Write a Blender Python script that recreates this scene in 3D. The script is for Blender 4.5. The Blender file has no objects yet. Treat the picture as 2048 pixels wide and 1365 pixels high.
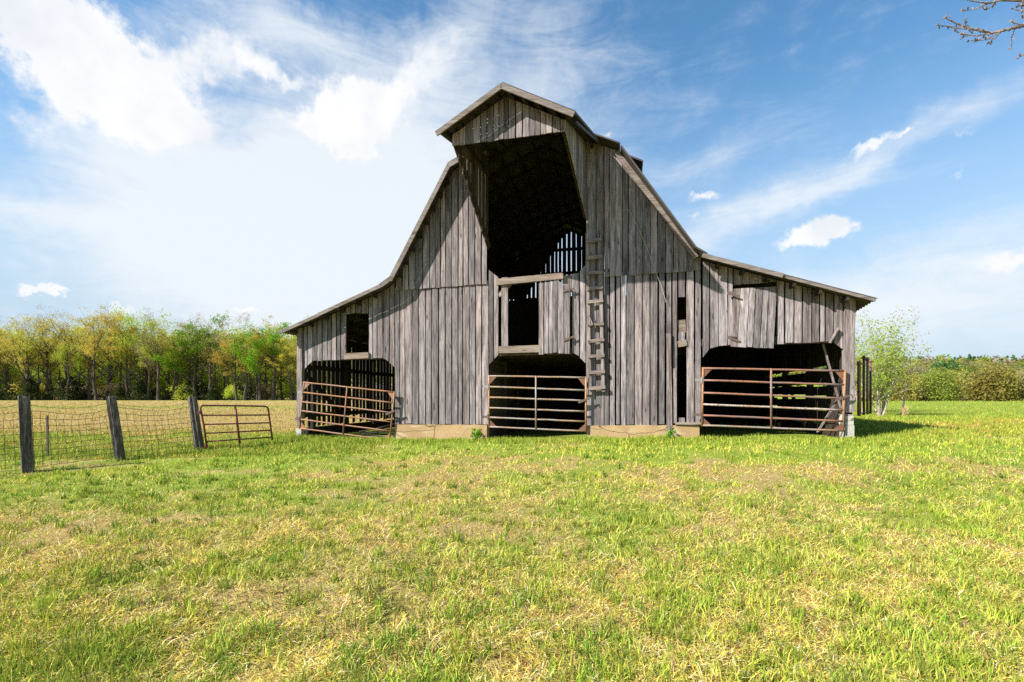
import bpy, math, random
import numpy as np
from mathutils import Vector, Matrix

S = bpy.context.scene
COL = S.collection
random.seed(7)
RNG = np.random.default_rng(11)

# ------------------------------------------------------------------ camera
EYE = 1.5
cam_d = bpy.data.cameras.new('camera')
cam_d.lens = 17.0; cam_d.sensor_width = 36.0
cam_d.shift_y = (797 - 682.5) / 2048
cam_d.clip_start = 0.05; cam_d.clip_end = 4000
cam = bpy.data.objects.new('camera', cam_d); COL.objects.link(cam)
cam.location = (0, 0, EYE); cam.rotation_euler = (math.pi / 2, 0, 0)
S.camera = cam

# ------------------------------------------------------------------ exposure
S.view_settings.view_transform = 'Standard'
S.view_settings.look = 'None'
S.view_settings.gamma = 1.0
S.view_settings.exposure = 1.05
S.cycles.max_bounces = 8
S.cycles.transparent_max_bounces = 8
S.cycles.use_denoising = False

# ------------------------------------------------------------------ sun
SUN_EL = math.radians(37.0)
SUN_H = Vector((-0.901, -0.434)).normalized()
to_sun = Vector((SUN_H.x * math.cos(SUN_EL), SUN_H.y * math.cos(SUN_EL), math.sin(SUN_EL)))
sd = bpy.data.lights.new('sun', 'SUN'); sd.energy = 5.0; sd.angle = math.radians(0.5); sd.color = (1, 0.955, 0.89)
sun = bpy.data.objects.new('sun', sd); COL.objects.link(sun)
sun.rotation_euler = to_sun.to_track_quat('Z', 'Y').to_euler()
sun.location = (-30, -12, 40)

# ------------------------------------------------------------------ node helper
class NT:
    def __init__(s, tree):
        s.t = tree; s.n = tree.nodes; s.l = tree.links
    def new(s, typ, **kw):
        n = s.n.new(typ)
        for k, v in kw.items(): setattr(n, k, v)
        return n
    def put(s, sock, val):
        if hasattr(val, 'is_linked') or isinstance(val, bpy.types.NodeSocket): s.l.new(val, sock)
        else: sock.default_value = val
    def math(s, op, a, b=None, c=None, clamp=False):
        n = s.new('ShaderNodeMath', operation=op, use_clamp=clamp)
        s.put(n.inputs[0], a)
        if b is not None: s.put(n.inputs[1], b)
        if c is not None: s.put(n.inputs[2], c)
        return n.outputs[0]
    def vmath(s, op, a, b=None):
        n = s.new('ShaderNodeVectorMath', operation=op)
        s.put(n.inputs[0], a)
        if b is not None: s.put(n.inputs[1], b)
        return n.outputs[0]
    def noise(s, vec, scale, detail=4, rough=0.55, dist=0.0):
        n = s.new('ShaderNodeTexNoise')
        s.put(n.inputs['Vector'], vec); n.inputs['Scale'].default_value = scale
        n.inputs['Detail'].default_value = detail; n.inputs['Roughness'].default_value = rough
        n.inputs['Distortion'].default_value = dist
        return n.outputs['Fac']
    def smooth(s, x, a, b):
        n = s.new('ShaderNodeMapRange', interpolation_type='SMOOTHSTEP')
        s.put(n.inputs['Value'], x); n.inputs['From Min'].default_value = a; n.inputs['From Max'].default_value = b
        return n.outputs['Result']
    def mix(s, fac, a, b, blend='MIX'):
        n = s.new('ShaderNodeMix', data_type='RGBA', blend_type=blend)
        s.put(n.inputs[0], fac); s.put(n.inputs[6], a if not isinstance(a, tuple) else (*a, 1)); s.put(n.inputs[7], b if not isinstance(b, tuple) else (*b, 1))
        return n.outputs[2]
    def mapping(s, vec, scale=(1, 1, 1), rot=(0, 0, 0), loc=(0, 0, 0)):
        n = s.new('ShaderNodeMapping'); s.put(n.inputs[0], vec)
        n.inputs['Scale'].default_value = scale; n.inputs['Rotation'].default_value = rot; n.inputs['Location'].default_value = loc
        return n.outputs[0]
    def comb(s, x, y, z=0.0):
        n = s.new('ShaderNodeCombineXYZ'); s.put(n.inputs[0], x); s.put(n.inputs[1], y); s.put(n.inputs[2], z); return n.outputs[0]

# ------------------------------------------------------------------ sky
F = 967.0; HY = 797.0
def azel(x, y):
    d = Vector(((x - 1024) / F, 1, (HY - y) / F)).normalized()
    return math.atan2(d.x, d.y), math.asin(d.z)
world = bpy.data.worlds.new('World'); S.world = world; world.use_nodes = True
w = NT(world.node_tree); w.n.clear()
sky = w.new('ShaderNodeTexSky', sky_type='NISHITA', sun_disc=False)
sky.sun_elevation = SUN_EL; sky.sun_rotation = math.atan2(SUN_H.x, SUN_H.y)
sky.air_density = 1.0; sky.dust_density = 0.15; sky.ozone_density = 2.2; sky.altitude = 150
tc = w.new('ShaderNodeTexCoord').outputs['Generated']
sep = w.new('ShaderNodeSeparateXYZ'); w.l.new(tc, sep.inputs[0])
AZ = w.math('ARCTAN2', sep.outputs[0], sep.outputs[1]); EL = w.math('ARCSINE', sep.outputs[2])
AE = w.comb(AZ, EL, 0.0)
# domain warp, so that the outlines of the clouds are torn rather than elliptical
nw = w.new('ShaderNodeTexNoise'); w.l.new(AE, nw.inputs['Vector'])
nw.inputs['Scale'].default_value = 7; nw.inputs['Detail'].default_value = 6; nw.inputs['Roughness'].default_value = 0.62
warp = w.vmath('SUBTRACT', nw.outputs['Color'], (0.5, 0.5, 0.5))
nw2 = w.new('ShaderNodeTexNoise'); w.l.new(AE, nw2.inputs['Vector'])
nw2.inputs['Scale'].default_value = 30; nw2.inputs['Detail'].default_value = 5; nw2.inputs['Roughness'].default_value = 0.6
warp2 = w.vmath('SUBTRACT', nw2.outputs['Color'], (0.5, 0.5, 0.5))
def blobs(items, warpamt, w2f=.45):
    vec = w.vmath('ADD', AE, w.vmath('ADD', w.vmath('MULTIPLY', warp, (warpamt, warpamt, 0)), w.vmath('MULTIPLY', warp2, (warpamt * w2f, warpamt * w2f, 0))))
    tot = None
    for (x, y, rx, ry, ang, wt) in items:
        a0, e0 = azel(x, y)
        k = 1 / F * math.cos(a0)
        m = w.mapping(w.vmath('SUBTRACT', vec, (a0, e0, 0)), rot=(0, 0, math.radians(-ang)))
        m = w.vmath('MULTIPLY', m, (1 / (rx * k), 1 / (ry * k * 0.9), 0))
        ln = w.new('ShaderNodeVectorMath', operation='DOT_PRODUCT'); w.l.new(m, ln.inputs[0]); w.l.new(m, ln.inputs[1])
        g = w.math('POWER', 2.0, w.math('MULTIPLY', ln.outputs['Value'], -1.0))
        g = w.math('MULTIPLY', g, wt)
        tot = g if tot is None else w.math('ADD', tot, g)
    return tot
cum = blobs([
    (105, 55, 80, 85, 0, 1.2), (190, 125, 100, 70, -20, 1.25), (300, 165, 110, 60, -10, 1.15), (420, 85, 75, 45, 25, .8),
    (260, 240, 60, 55, -30, .55), (340, 235, 60, 40, 0, .6), (520, 130, 42, 28, 0, .85), (590, 165, 30, 16, 0, .6), (360, 240, 24, 14, 0, .5), (620, 40, 30, 45, 0, .35),
    (690, 215, 65, 40, 25, 1.1), (650, 258, 80, 24, 8, .95), (760, 240, 70, 34, 20, .8), (840, 130, 110, 36, 35, .75),
    ], 0.13)
cum_small = blobs([
    (1612, 474, 55, 20, 4, .95), (1650, 455, 42, 26, 12, .75), (1690, 450, 22, 14, 10, .5), (1412, 390, 38, 12, 2, .95), (1385, 430, 26, 12, 5, .6), (1750, 290, 42, 14, 12, .9), (1815, 273, 14, 6, 15, .8),
    (70, 578, 26, 14, 0, 1.0), (100, 585, 34, 8, -4, .9), (250, 618, 34, 9, 0, .9), (496, 617, 22, 8, 0, .9), (560, 640, 20, 7, 0, .8),
    (2022, 522, 55, 20, 5, .95), (1745, 530, 46, 12, 18, .6), (1905, 350, 24, 9, 25, .6), (1880, 262, 22, 9, 35, .42), (1940, 215, 34, 18, 35, .38), (1925, 265, 9, 12, 0, .55), (60, 250, 45, 40, 20, .6), (1222, 270, 16, 7, 0, .7)], 0.035, 1.7)
cum = w.math('ADD', cum, cum_small)
fine = w.noise(AE, 26, 9, 0.66)
cum = w.math('ADD', cum, w.math('MULTIPLY', w.math('SUBTRACT', fine, 0.5), 0.95))
cumM = w.smooth(cum, 0.36, 1.05)
cir = blobs([
    (590, 400, 270, 170, 14, .9), (760, 430, 300, 170, 20, .95), (450, 480, 170, 80, 14, .5), (800, 560, 380, 100, 0, .75), (430, 60, 170, 60, 10, .55), (560, 20, 150, 40, -8, .5), (90, 430, 130, 26, 8, .42), (300, 290, 130, 90, -30, .4),
    (1080, 150, 150, 130, 40, .42), (860, 110, 130, 60, 35, .5), (180, 300, 90, 60, 0, .3),
    (1700, 350, 330, 26, 17, .55), (1480, 420, 170, 26, 15, .5), (1450, 270, 330, 190, 0, .26), (1950, 520, 330, 90, 8, .62), (1650, 640, 420, 70, 0, .7), (1400, 330, 120, 26, 12, .22), (2000, 700, 300, 90, 0, .2), (420, 690, 340, 60, 0, .3)], 0.06)
st = w.mapping(AE, scale=(3.2, 12, 1), rot=(0, 0, math.radians(-14)))
streak = w.math('MULTIPLY_ADD', w.noise(st, 1.6, 8, 0.66, 0.8), .6, w.math('MULTIPLY', w.noise(AE, 9, 8, .68, .6), .4))
cir = w.math('ADD', cir, w.math('MULTIPLY', w.math('SUBTRACT', streak, 0.5), 1.7))
cirM = w.smooth(cir, 0.10, 1.25)
hz = w.math('MULTIPLY', w.math('SUBTRACT', 1.0, w.smooth(EL, 0.04, 0.60)), 0.95)
shade = w.noise(w.vmath('ADD', AE, (0.02, 0.035, 0)), 8, 5, 0.5)
cloudcol = w.mix(w.smooth(shade, 0.35, 0.75), (6.7, 6.7, 6.75), (5.3, 5.55, 5.95))
skyc = w.mix(1.0, sky.outputs[0], (0.84, 1.28, 1.38), 'MULTIPLY')
c1 = w.mix(hz, skyc, (3.65, 4.5, 5.35))
c1 = w.mix(w.math('MULTIPLY', cirM, 0.93), c1, (5.7, 6.05, 6.4))
c2 = w.mix(w.math('MULTIPLY', cumM, 0.97), c1, cloudcol)
bg = w.new('ShaderNodeBackground'); w.l.new(c2, bg.inputs['Color']); bg.inputs['Strength'].default_value = 0.075
wo = w.new('ShaderNodeOutputWorld'); w.l.new(bg.outputs[0], wo.inputs[0])

# ------------------------------------------------------------------ mesh helpers
class MB:
    def __init__(s): s.v = []; s.f = []
    def add(s, vs, fs):
        o = len(s.v); s.v += [tuple(p) for p in vs]; s.f += [tuple(i + o for i in f) for f in fs]
    def hexa(s, b, t):
        s.add(list(b) + list(t), [(3, 2, 1, 0), (4, 5, 6, 7), (0, 1, 5, 4), (1, 2, 6, 5), (2, 3, 7, 6), (3, 0, 4, 7)])
    def box(s, x0, x1, y0, y1, z0, z1):
        s.hexa([(x0, y0, z0), (x1, y0, z0), (x1, y1, z0), (x0, y1, z0)], [(x0, y0, z1), (x1, y0, z1), (x1, y1, z1), (x0, y1, z1)])
    def beam(s, p, q, w, h, up=(0, 0, 1)):
        p = Vector(p); q = Vector(q); d = (q - p).normalized(); up = Vector(up)
        if abs(d.dot(up)) > 0.98: up = Vector((0, 1, 0))
        a = d.cross(up).normalized(); b = a.cross(d).normalized()
        c = [(-w / 2, -h / 2), (w / 2, -h / 2), (w / 2, h / 2), (-w / 2, h / 2)]
        s.hexa([p + a * x + b * y for x, y in c], [q + a * x + b * y for x, y in c])
    def tube(s, pts, r, n=8, cap=True):
        pts = [Vector(p) for p in pts]; m = len(pts)
        rs = list(r) if hasattr(r, '__len__') else [r] * m
        o = len(s.v); ref = None
        for i, p in enumerate(pts):
            d = (pts[min(i + 1, m - 1)] - pts[max(i - 1, 0)])
            d = d.normalized() if d.length > 1e-9 else Vector((0, 0, 1))
            if ref is None: ref = Vector((0, 0, 1)) if abs(d.z) < 0.9 else Vector((1, 0, 0))
            a = (ref - d * ref.dot(d))
            a = a.normalized() if a.length > 1e-6 else d.orthogonal().normalized()
            ref = a; b = d.cross(a)
            for k in range(n):
                t = 2 * math.pi * k / n
                s.v.append(tuple(p + (a * math.cos(t) + b * math.sin(t)) * rs[i]))
        for i in range(m - 1):
            for k in range(n):
                k2 = (k + 1) % n
                s.f.append((o + i * n + k, o + i * n + k2, o + (i + 1) * n + k2, o + (i + 1) * n + k))
        if cap:
            s.f.append(tuple(o + k for k in reversed(range(n)))); s.f.append(tuple(o + (m - 1) * n + k for k in range(n)))
    def board(s, u0, u1, zb, zt, vf, th, n=5, jit=0.004, ax=0, tilt=0.0):
        """upright board; ax 0: face in the x-z plane, 1: face in the y-z plane; zb, zt = (left, right)"""
        o = len(s.v)
        for i in range(n + 1):
            t = i / n
            jl = random.uniform(-jit, jit); jr = random.uniform(-jit, jit); jd = random.uniform(-jit, jit) * .8
            zl = zb[0] + (zt[0] - zb[0]) * t; zr = zb[1] + (zt[1] - zb[1]) * t
            dx = tilt * t
            for (uu, vv, zz) in ((u0 + jl + dx, vf + jd, zl), (u1 + jr + dx, vf + jd + random.uniform(-.003, .003), zr), (u1 + jr + dx, vf + th + jd, zr), (u0 + jl + dx, vf + th + jd, zl)):
                s.v.append((uu, vv, zz) if ax == 0 else (vv, uu, zz))
        for i in range(n):
            for k in range(4):
                a, b = o + i * 4 + k, o + i * 4 + (k + 1) % 4
                s.f.append((a, b, b + 4, a + 4) if ax == 0 else (a + 4, b + 4, b, a))
        e = o + n * 4
        s.f.append((o + 3, o + 2, o + 1, o)); s.f.append((e, e + 1, e + 2, e + 3))
    def build(s, name, mat, parent=None, origin=(0, 0, 0), smooth=False):
        me = bpy.data.meshes.new(name)
        o = Vector(origin)
        me.from_pydata([tuple(Vector(p) - o) for p in s.v], [], s.f)
        if smooth: me.polygons.foreach_set('use_smooth', [True] * len(me.polygons))
        me.materials.append(mat); me.update()
        ob = bpy.data.objects.new(name, me); COL.objects.link(ob)
        if parent is not None: ob.parent = parent
        return ob
def quads(name, verts, mats, nper=4, mat_index=None, smooth=False, parent=None, cols=None):
    """numpy mesh of separate n-gons; verts (k, nper, 3)"""
    k = len(verts); me = bpy.data.meshes.new(name)
    me.vertices.add(k * nper); me.vertices.foreach_set('co', np.ascontiguousarray(verts, dtype=np.float32).ravel())
    me.loops.add(k * nper); me.loops.foreach_set('vertex_index', np.arange(k * nper, dtype=np.int32))
    me.polygons.add(k); me.polygons.foreach_set('loop_start', np.arange(0, k * nper, nper, dtype=np.int32))
    me.update(calc_edges=True)
    for m in mats: me.materials.append(m)
    if mat_index is not None: me.polygons.foreach_set('material_index', mat_index.astype(np.int32))
    if cols is not None:
        ca = me.color_attributes.new('tint', 'FLOAT_COLOR', 'POINT')
        ca.data.foreach_set('color', np.ascontiguousarray(cols, dtype=np.float32).ravel())
    me.validate()
    ob = bpy.data.objects.new(name, me); COL.objects.link(ob)
    if parent is not None: ob.parent = parent
    return ob
def tag(o, label=None, cat=None, group=None, kind=None):
    if label: o['label'] = label
    if cat: o['category'] = cat
    if group: o['group'] = group
    if kind: o['kind'] = kind
    return o
def empty(name, loc, rz=0.0, label=None, cat=None, group=None):
    o = bpy.data.objects.new(name, None); COL.objects.link(o)
    o.location = loc; o.rotation_euler = (0, 0, rz); o.empty_display_size = 0.2
    return tag(o, label, cat, group)
def dup(root, loc, rz, sc, label, group=None):
    r = root.copy(); COL.objects.link(r); r.location = loc; r.rotation_euler = (0, 0, rz)
    r.scale = sc if hasattr(sc, '__len__') else (sc, sc, sc)
    r['label'] = label
    if group: r['group'] = group
    for ch in list(root.children):
        c = ch.copy(); COL.objects.link(c); c.parent = r
    return r

# numpy value noise
_G = np.random.default_rng(3).random((256, 256))
def vnoise(x, y):
    x = np.asarray(x, float); y = np.asarray(y, float)
    xi = np.floor(x).astype(int); yi = np.floor(y).astype(int); fx = x - xi; fy = y - yi
    fx = fx * fx * (3 - 2 * fx); fy = fy * fy * (3 - 2 * fy)
    g = lambda a, b: _G[a & 255, b & 255]
    return (g(xi, yi) * (1 - fx) + g(xi + 1, yi) * fx) * (1 - fy) + (g(xi, yi + 1) * (1 - fx) + g(xi + 1, yi + 1) * fx) * fy
def fbm(x, y, o=4):
    s = 0; a = 0.5; t = 0
    for i in range(o):
        s = s + a * vnoise(np.asarray(x) * 2 ** i + 17.3 * i, np.asarray(y) * 2 ** i + 5.1 * i); t += a; a *= .5
    return s / t
def sstep(a, b, x):
    t = np.clip((np.asarray(x, float) - a) / (b - a), 0, 1); return t * t * (3 - 2 * t)

# ------------------------------------------------------------------ barn frame of reference
YAW = math.radians(13.0); CU, SU = math.cos(YAW), math.sin(YAW); D0 = 11.5
def W(x, y, p=0.0):
    """point of the barn's front plane (u, z) measured off the photograph, p metres in front of the wall"""
    xn = (x - 1024) / F; zn = (HY - y) / F
    t = (D0 * CU - p) / (xn * SU + CU)
    return t * xn * CU - (t - D0) * SU, EYE + t * zn
def ZZ(x, y, p=0.0): return W(x, y, p)[1]
def U(x, p=0.0): return W(x, 700, p)[0]
def M(u, v, z): return Vector((u * CU + v * SU, D0 - u * SU + v * CU, z))
def inv(x, y):
    yy = np.asarray(y) - D0
    return np.asarray(x) * CU - yy * SU, np.asarray(x) * SU + yy * CU
def at(x, y, Y): return Vector(((x - 1024) / F * Y, Y, EYE + (HY - y) / F * Y))

# ------------------------------------------------------------------ terrain
def ground_z(x, y):
    x = np.asarray(x, float); y = np.asarray(y, float)
    zl = np.interp(y, [-60, 2, 6, 9, 12, 15, 50, 75, 130, 400], [0, 0, .2, .4, .55, .62, 1.05, 1.3, 4.5, 9])
    zr = np.interp(y, [-60, 2, 6, 9, 12, 18, 24, 35, 45, 60, 100, 140, 300, 420, 900], [0, 0, .2, .4, .55, .6, .64, .96, 1.24, .6, -4, -3, 17, 21, 21])
    s = sstep(.25, .55, x / np.maximum(y, 4)) * sstep(12, 20, y)
    z = zl * (1 - s) + zr * s
    z = z + .028 * np.clip(x, -8, 9) * sstep(5, 9, y) * (1 - sstep(14, 24, y))
    near = 1 - sstep(20, 45, y)
    z = z + near * ((fbm(x * .7 + 40, y * .7 + 9, 3) - .5) * .10 + (vnoise(x * 2.7, y * 2.7) - .5) * .035)
    u, v = inv(x, y)
    inside = sstep(-.9, -.2, v) * (1 - sstep(7.4, 8.2, v)) * sstep(-6.6, -6, u) * (1 - sstep(7.3, 8, u))
    return z * (1 - inside) + (np.interp(u, [-6, -3, 4.2, 7.2], [.46, .42, .62, .64])) * inside
def greenness(x, y):
    x = np.asarray(x, float); y = np.asarray(y, float)
    u, v = inv(x, y)
    g = .36 + .10 * np.clip(x / 9, -1, 1)
    g = g + .45 * sstep(-3.6, -1.2, v) * (1 - sstep(4.0, 7.0, np.abs(u - 1) - 2))
    g = g + .42 * sstep(-2.0, -5.5, x) * sstep(4.5, 6.8, y) * (1 - sstep(13, 17, y))
    farL = sstep(14.5, 18, y) * (x < 3)
    bands = .22 + .30 * np.exp(-((y - 34) / 4) ** 2) + .35 * sstep(60, 64, y) - .5 * sstep(67, 72, y) + .25 * (fbm(x * .05, y * .22) - .5)
    g = g * (1 - farL) + bands * farL
    farR = sstep(11.5, 15, y) * sstep(5, 8, x)
    g = g * (1 - farR) + (.80 + .3 * (fbm(x * .1, y * .2) - .5)) * farR
    n = fbm(x * .9 + 3, y * 1.2 + 7, 4); n2 = vnoise(x * 3.4, y * 3.4)
    near = 1 - sstep(14, 22, y)
    g = g + near * ((n - .5) * 1.25 + (n2 - .5) * .5)
    return np.clip(g, 0.02, .98)

# ------------------------------------------------------------------ materials
def newmat(name):
    m = bpy.data.materials.new(name); m.use_nodes = True
    t = NT(m.node_tree); t.n.clear()
    out = t.new('ShaderNodeOutputMaterial'); return m, t, out
def principled(t, out, col, rough=0.8, bump=None, bstr=0.3, bdist=0.01, metal=0.0, spec=0.3):
    b = t.new('ShaderNodeBsdfPrincipled'); t.put(b.inputs['Base Color'], col if not isinstance(col, tuple) else (*col, 1))
    t.put(b.inputs['Roughness'], rough); t.put(b.inputs['Metallic'], metal); b.inputs['Specular IOR Level'].default_value = spec
    if bump is not None:
        n = t.new('ShaderNodeBump'); n.inputs['Strength'].default_value = bstr; n.inputs['Distance'].default_value = bdist
        t.l.new(bump, n.inputs['Height']); t.l.new(n.outputs[0], b.inputs['Normal'])
    t.l.new(b.outputs[0], out.inputs[0]); return b
def wood(name, axis, dark, mid, light, var=0.8, warm=0.30):
    m, t, out = newmat(name)
    g = t.new('ShaderNodeNewGeometry'); oc = t.new('ShaderNodeTexCoord').outputs['Object']
    isl = g.outputs['Random Per Island']
    off = t.comb(t.math('MULTIPLY', isl, 37.0), t.math('MULTIPLY', isl, 91.0), t.math('MULTIPLY', isl, 53.0))
    sc = {0: (1, 22, 22), 1: (22, 1, 22), 2: (22, 22, 1)}[axis]
    sc2 = {0: (.5, 6, 6), 1: (6, .5, 6), 2: (6, 6, .5)}[axis]
    v = t.vmath('ADD', oc, off)
    grain = t.noise(t.mapping(v, scale=sc), 2.6, 8, 0.68, 0.9)
    streak = t.noise(t.mapping(v, scale=sc2), 2.2, 5, 0.6, 0.6)
    blot = t.noise(v, 1.6, 5, 0.6, 0.3)
    r = t.new('ShaderNodeValToRGB'); e = r.color_ramp.elements
    e[0].position = .33; e[0].color = (*dark, 1); e[1].position = .66; e[1].color = (*light, 1)
    k = r.color_ramp.elements.new(.48); k.color = (*mid, 1)
    t.l.new(t.math('ADD', t.math('MULTIPLY', grain, .62), t.math('MULTIPLY', streak, .40)), r.inputs[0])
    c = r.outputs[0]
    # knots and nail holes
    kv = t.mapping(v, scale={0: (1.3, 5, 5), 1: (5, 1.3, 5), 2: (5, 5, 1.3)}[axis])
    vo = t.new('ShaderNodeTexVoronoi'); t.l.new(kv, vo.inputs['Vector']); vo.inputs['Scale'].default_value = 1.25
    kn = t.math('SUBTRACT', 1.0, t.smooth(vo.outputs['Distance'], .07, .17))
    kn = t.math('MULTIPLY', kn, t.smooth(blot, .42, .52))
    c = t.mix(t.math('MULTIPLY', kn, .85), c, tuple(x * .28 for x in mid))
    # long dark checks along the grain
    ck = t.smooth(t.noise(t.mapping(v, scale={0: (.5, 50, 50), 1: (50, .5, 50), 2: (50, 50, .5)}[axis]), 1.3, 3, .5, .3), .63, .71)
    c = t.mix(t.math('MULTIPLY', ck, .8), c, tuple(x * .35 for x in mid))
    tone = t.math('MULTIPLY_ADD', isl, var, 1 - var * .55)
    c = t.mix(1.0, c, t.comb(tone, tone, tone), 'MULTIPLY')
    wa = t.math('MULTIPLY', t.smooth(t.math('FRACT', t.math('MULTIPLY', isl, 13.7)), .55, 1.0), warm)
    c = t.mix(wa, c, t.mix(1.0, c, (1.12, .93, .76), 'MULTIPLY'))
    c = t.mix(t.math('MULTIPLY', t.smooth(blot, .55, .75), .35), c, t.mix(1.0, c, (.55, .52, .5), 'MULTIPLY'))
    run = t.noise(t.mapping(v, scale={0: (.22, 3.5, 3.5), 1: (3.5, .22, 3.5), 2: (3.5, 3.5, .22)}[axis]), 1.7, 4, .6, .5)
    c = t.mix(t.math('MULTIPLY', t.smooth(run, .50, .68), .6), c, t.mix(1.0, c, (.55, .48, .43), 'MULTIPLY'))
    h = t.math('SUBTRACT', t.math('ADD', grain, t.math('MULTIPLY', streak, .6)), t.math('MULTIPLY', ck, .9))
    principled(t, out, c, .9, h, .55, .012, spec=.15)
    return m
GD, GM_, GL = (.042, .036, .036), (.168, .145, .144), (.42, .372, .366)
wood_z = wood('weathered_boards', 2, GD, GM_, GL)
wood_x = wood('weathered_beam', 0, (.08, .068, .058), (.205, .176, .152), (.36, .32, .28), .3, .5)
wood_rung = wood('weathered_rung', 0, (.06, .052, .048), (.19, .165, .155), (.34, .30, .28), .5, .5)
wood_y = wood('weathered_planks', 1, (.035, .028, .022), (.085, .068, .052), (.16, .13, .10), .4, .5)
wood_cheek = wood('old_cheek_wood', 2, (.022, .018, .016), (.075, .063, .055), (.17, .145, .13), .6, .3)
wood_in = wood('old_inner_wood_shade', 2, (.014, .011, .009), (.034, .027, .022), (.065, .053, .043), .4, .4)  # old unsunned wood, darkened further so the interior's shade sits in the colour
wood_post = wood('fence_post_wood', 2, (.016, .014, .013), (.085, .073, .064), (.30, .27, .24), .2, .2)
wood_trim = wood('trim_boards', 0, (.06, .053, .048), (.155, .138, .127), (.28, .253, .236), .4, .35)
def mat_rust(name, grey, rust, dark, bal, patch=2.5):
    m, t, out = newmat(name)
    oc = t.new('ShaderNodeTexCoord').outputs['Object']
    a = t.noise(oc, patch, 5, .6, .2); b = t.noise(oc, 30, 5, .65)
    f = t.smooth(t.math('ADD', t.math('MULTIPLY', a, .8), t.math('MULTIPLY', b, .25)), bal - .1, bal + .1)
    c = t.mix(f, grey, rust); c = t.mix(t.smooth(b, .5, .72), c, dark)
    principled(t, out, c, t.math('MULTIPLY_ADD', f, .3, .45), b, .25, .003, spec=.4)
    return m
rust_mid = mat_rust('galvanised_rusty', (.27, .25, .23), (.28, .17, .085), (.17, .09, .05), .52, 1.6)
rust_left = mat_rust('orange_rust', (.22, .14, .115), (.30, .135, .055), (.13, .065, .045), .48, 2)
rust_right = mat_rust('purple_rust', (.20, .13, .12), (.30, .13, .07), (.12, .06, .045), .52, 1.5)
rust_dark = mat_rust('dark_rust', (.12, .055, .035), (.20, .085, .045), (.06, .03, .022), .5, 3)
paint_red = mat_rust('faded_red_paint', (.15, .030, .024), (.17, .05, .032), (.07, .02, .016), .55, 2)
wire_mat = mat_rust('old_wire', (.06, .05, .045), (.075, .045, .03), (.04, .03, .025), .5, 3)
hinge_mat = mat_rust('hinge_iron', (.10, .08, .07), (.13, .075, .05), (.05, .035, .03), .5, 12)
bracket_mat = mat_rust('pale_bracket', (.22, .20, .185), (.30, .30, .24), (.25, .2, .16), .6, 12)
def mat_tin():
    m, t, out = newmat('roof_tin'); oc = t.new('ShaderNodeTexCoord').outputs['Object']
    a = t.noise(oc, .8, 6, .6); b = t.noise(t.mapping(oc, scale=(2, 12, 2)), 2, 5, .6)
    c = t.mix(t.smooth(a, .4, .65), (.055, .048, .042), (.04, .028, .022)); c = t.mix(t.math('MULTIPLY', b, .5), c, (.085, .072, .06))
    principled(t, out, c, .6, b, .2, .004, spec=.4); return m
tin = mat_tin()
def mat_concrete(name, c0, c1, c2):
    m, t, out = newmat(name); oc = t.new('ShaderNodeTexCoord').outputs['Object']
    a = t.noise(oc, 2.2, 6, .6, .3); b = t.noise(oc, 18, 6, .65); st = t.noise(t.mapping(oc, scale=(1, 1, 5)), 1.5, 4, .6)
    c = t.mix(t.smooth(a, .35, .65), c0, c1); c = t.mix(t.math('MULTIPLY', t.smooth(st, .52, .7), .6), c, c2)
    c = t.mix(t.math('MULTIPLY', t.smooth(b, .55, .75), .35), c, tuple(x * .55 for x in c1))
    vo = t.new('ShaderNodeTexVoronoi', feature='DISTANCE_TO_EDGE'); nv = t.new('ShaderNodeTexNoise'); t.l.new(oc, nv.inputs['Vector']); nv.inputs['Scale'].default_value = 3
    t.l.new(t.vmath('ADD', t.mapping(oc, scale=(.55, 1, 2.0)), t.vmath('MULTIPLY', nv.outputs['Color'], (.35, .35, .35))), vo.inputs['Vector']); vo.inputs['Scale'].default_value = 1.4
    cr = t.math('SUBTRACT', 1.0, t.smooth(vo.outputs['Distance'], .006, .02))
    c = t.mix(t.math('MULTIPLY', cr, .7), c, (.06, .045, .03))
    principled(t, out, c, .95, t.math('SUBTRACT', b, cr), .5, .015, spec=.1); return m
stucco = mat_concrete('tan_stucco', (.42, .29, .145), (.34, .225, .11), (.50, .41, .28))
block = mat_concrete('grey_block', (.42, .39, .34), (.34, .31, .27), (.5, .47, .42))
def leafmat(name, cols, trans=.46, rough=.6):
    m, t, out = newmat(name)
    g = t.new('ShaderNodeNewGeometry').outputs['Random Per Island']
    oi = t.new('ShaderNodeObjectInfo').outputs['Random']
    r = t.new('ShaderNodeValToRGB'); el = r.color_ramp.elements
    el[0].color = (*cols[0], 1); el[1].color = (*cols[-1], 1)
    for i, c in enumerate(cols[1:-1]):
        k = el.new((i + 1) / (len(cols) - 1)); k.color = (*c, 1)
    t.l.new(g, r.inputs[0])
    hs = t.new('ShaderNodeHueSaturation'); t.l.new(r.outputs[0], hs.inputs['Color'])
    t.put(hs.inputs['Hue'], t.math('MULTIPLY_ADD', oi, .03, .485)); t.put(hs.inputs['Value'], t.math('MULTIPLY_ADD', t.math('FRACT', t.math('MULTIPLY', oi, 7.31)), .4, .8))
    d = t.new('ShaderNodeBsdfDiffuse'); t.l.new(hs.outputs[0], d.inputs[0])
    tr = t.new('ShaderNodeBsdfTranslucent'); t.l.new(hs.outputs[0], tr.inputs[0])
    mx = t.new('ShaderNodeMixShader'); mx.inputs[0].default_value = trans
    t.l.new(d.outputs[0], mx.inputs[1]); t.l.new(tr.outputs[0], mx.inputs[2]); t.l.new(mx.outputs[0], out.inputs[0])
    return m
leaf_olive = leafmat('budding_leaves', [(.38, .36, .06), (.50, .43, .07), (.56, .43, .10), (.42, .43, .08)])
leaf_gold = leafmat('golden_leaves', [(.50, .41, .06), (.58, .46, .065), (.62, .46, .10), (.46, .43, .07)])
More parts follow.
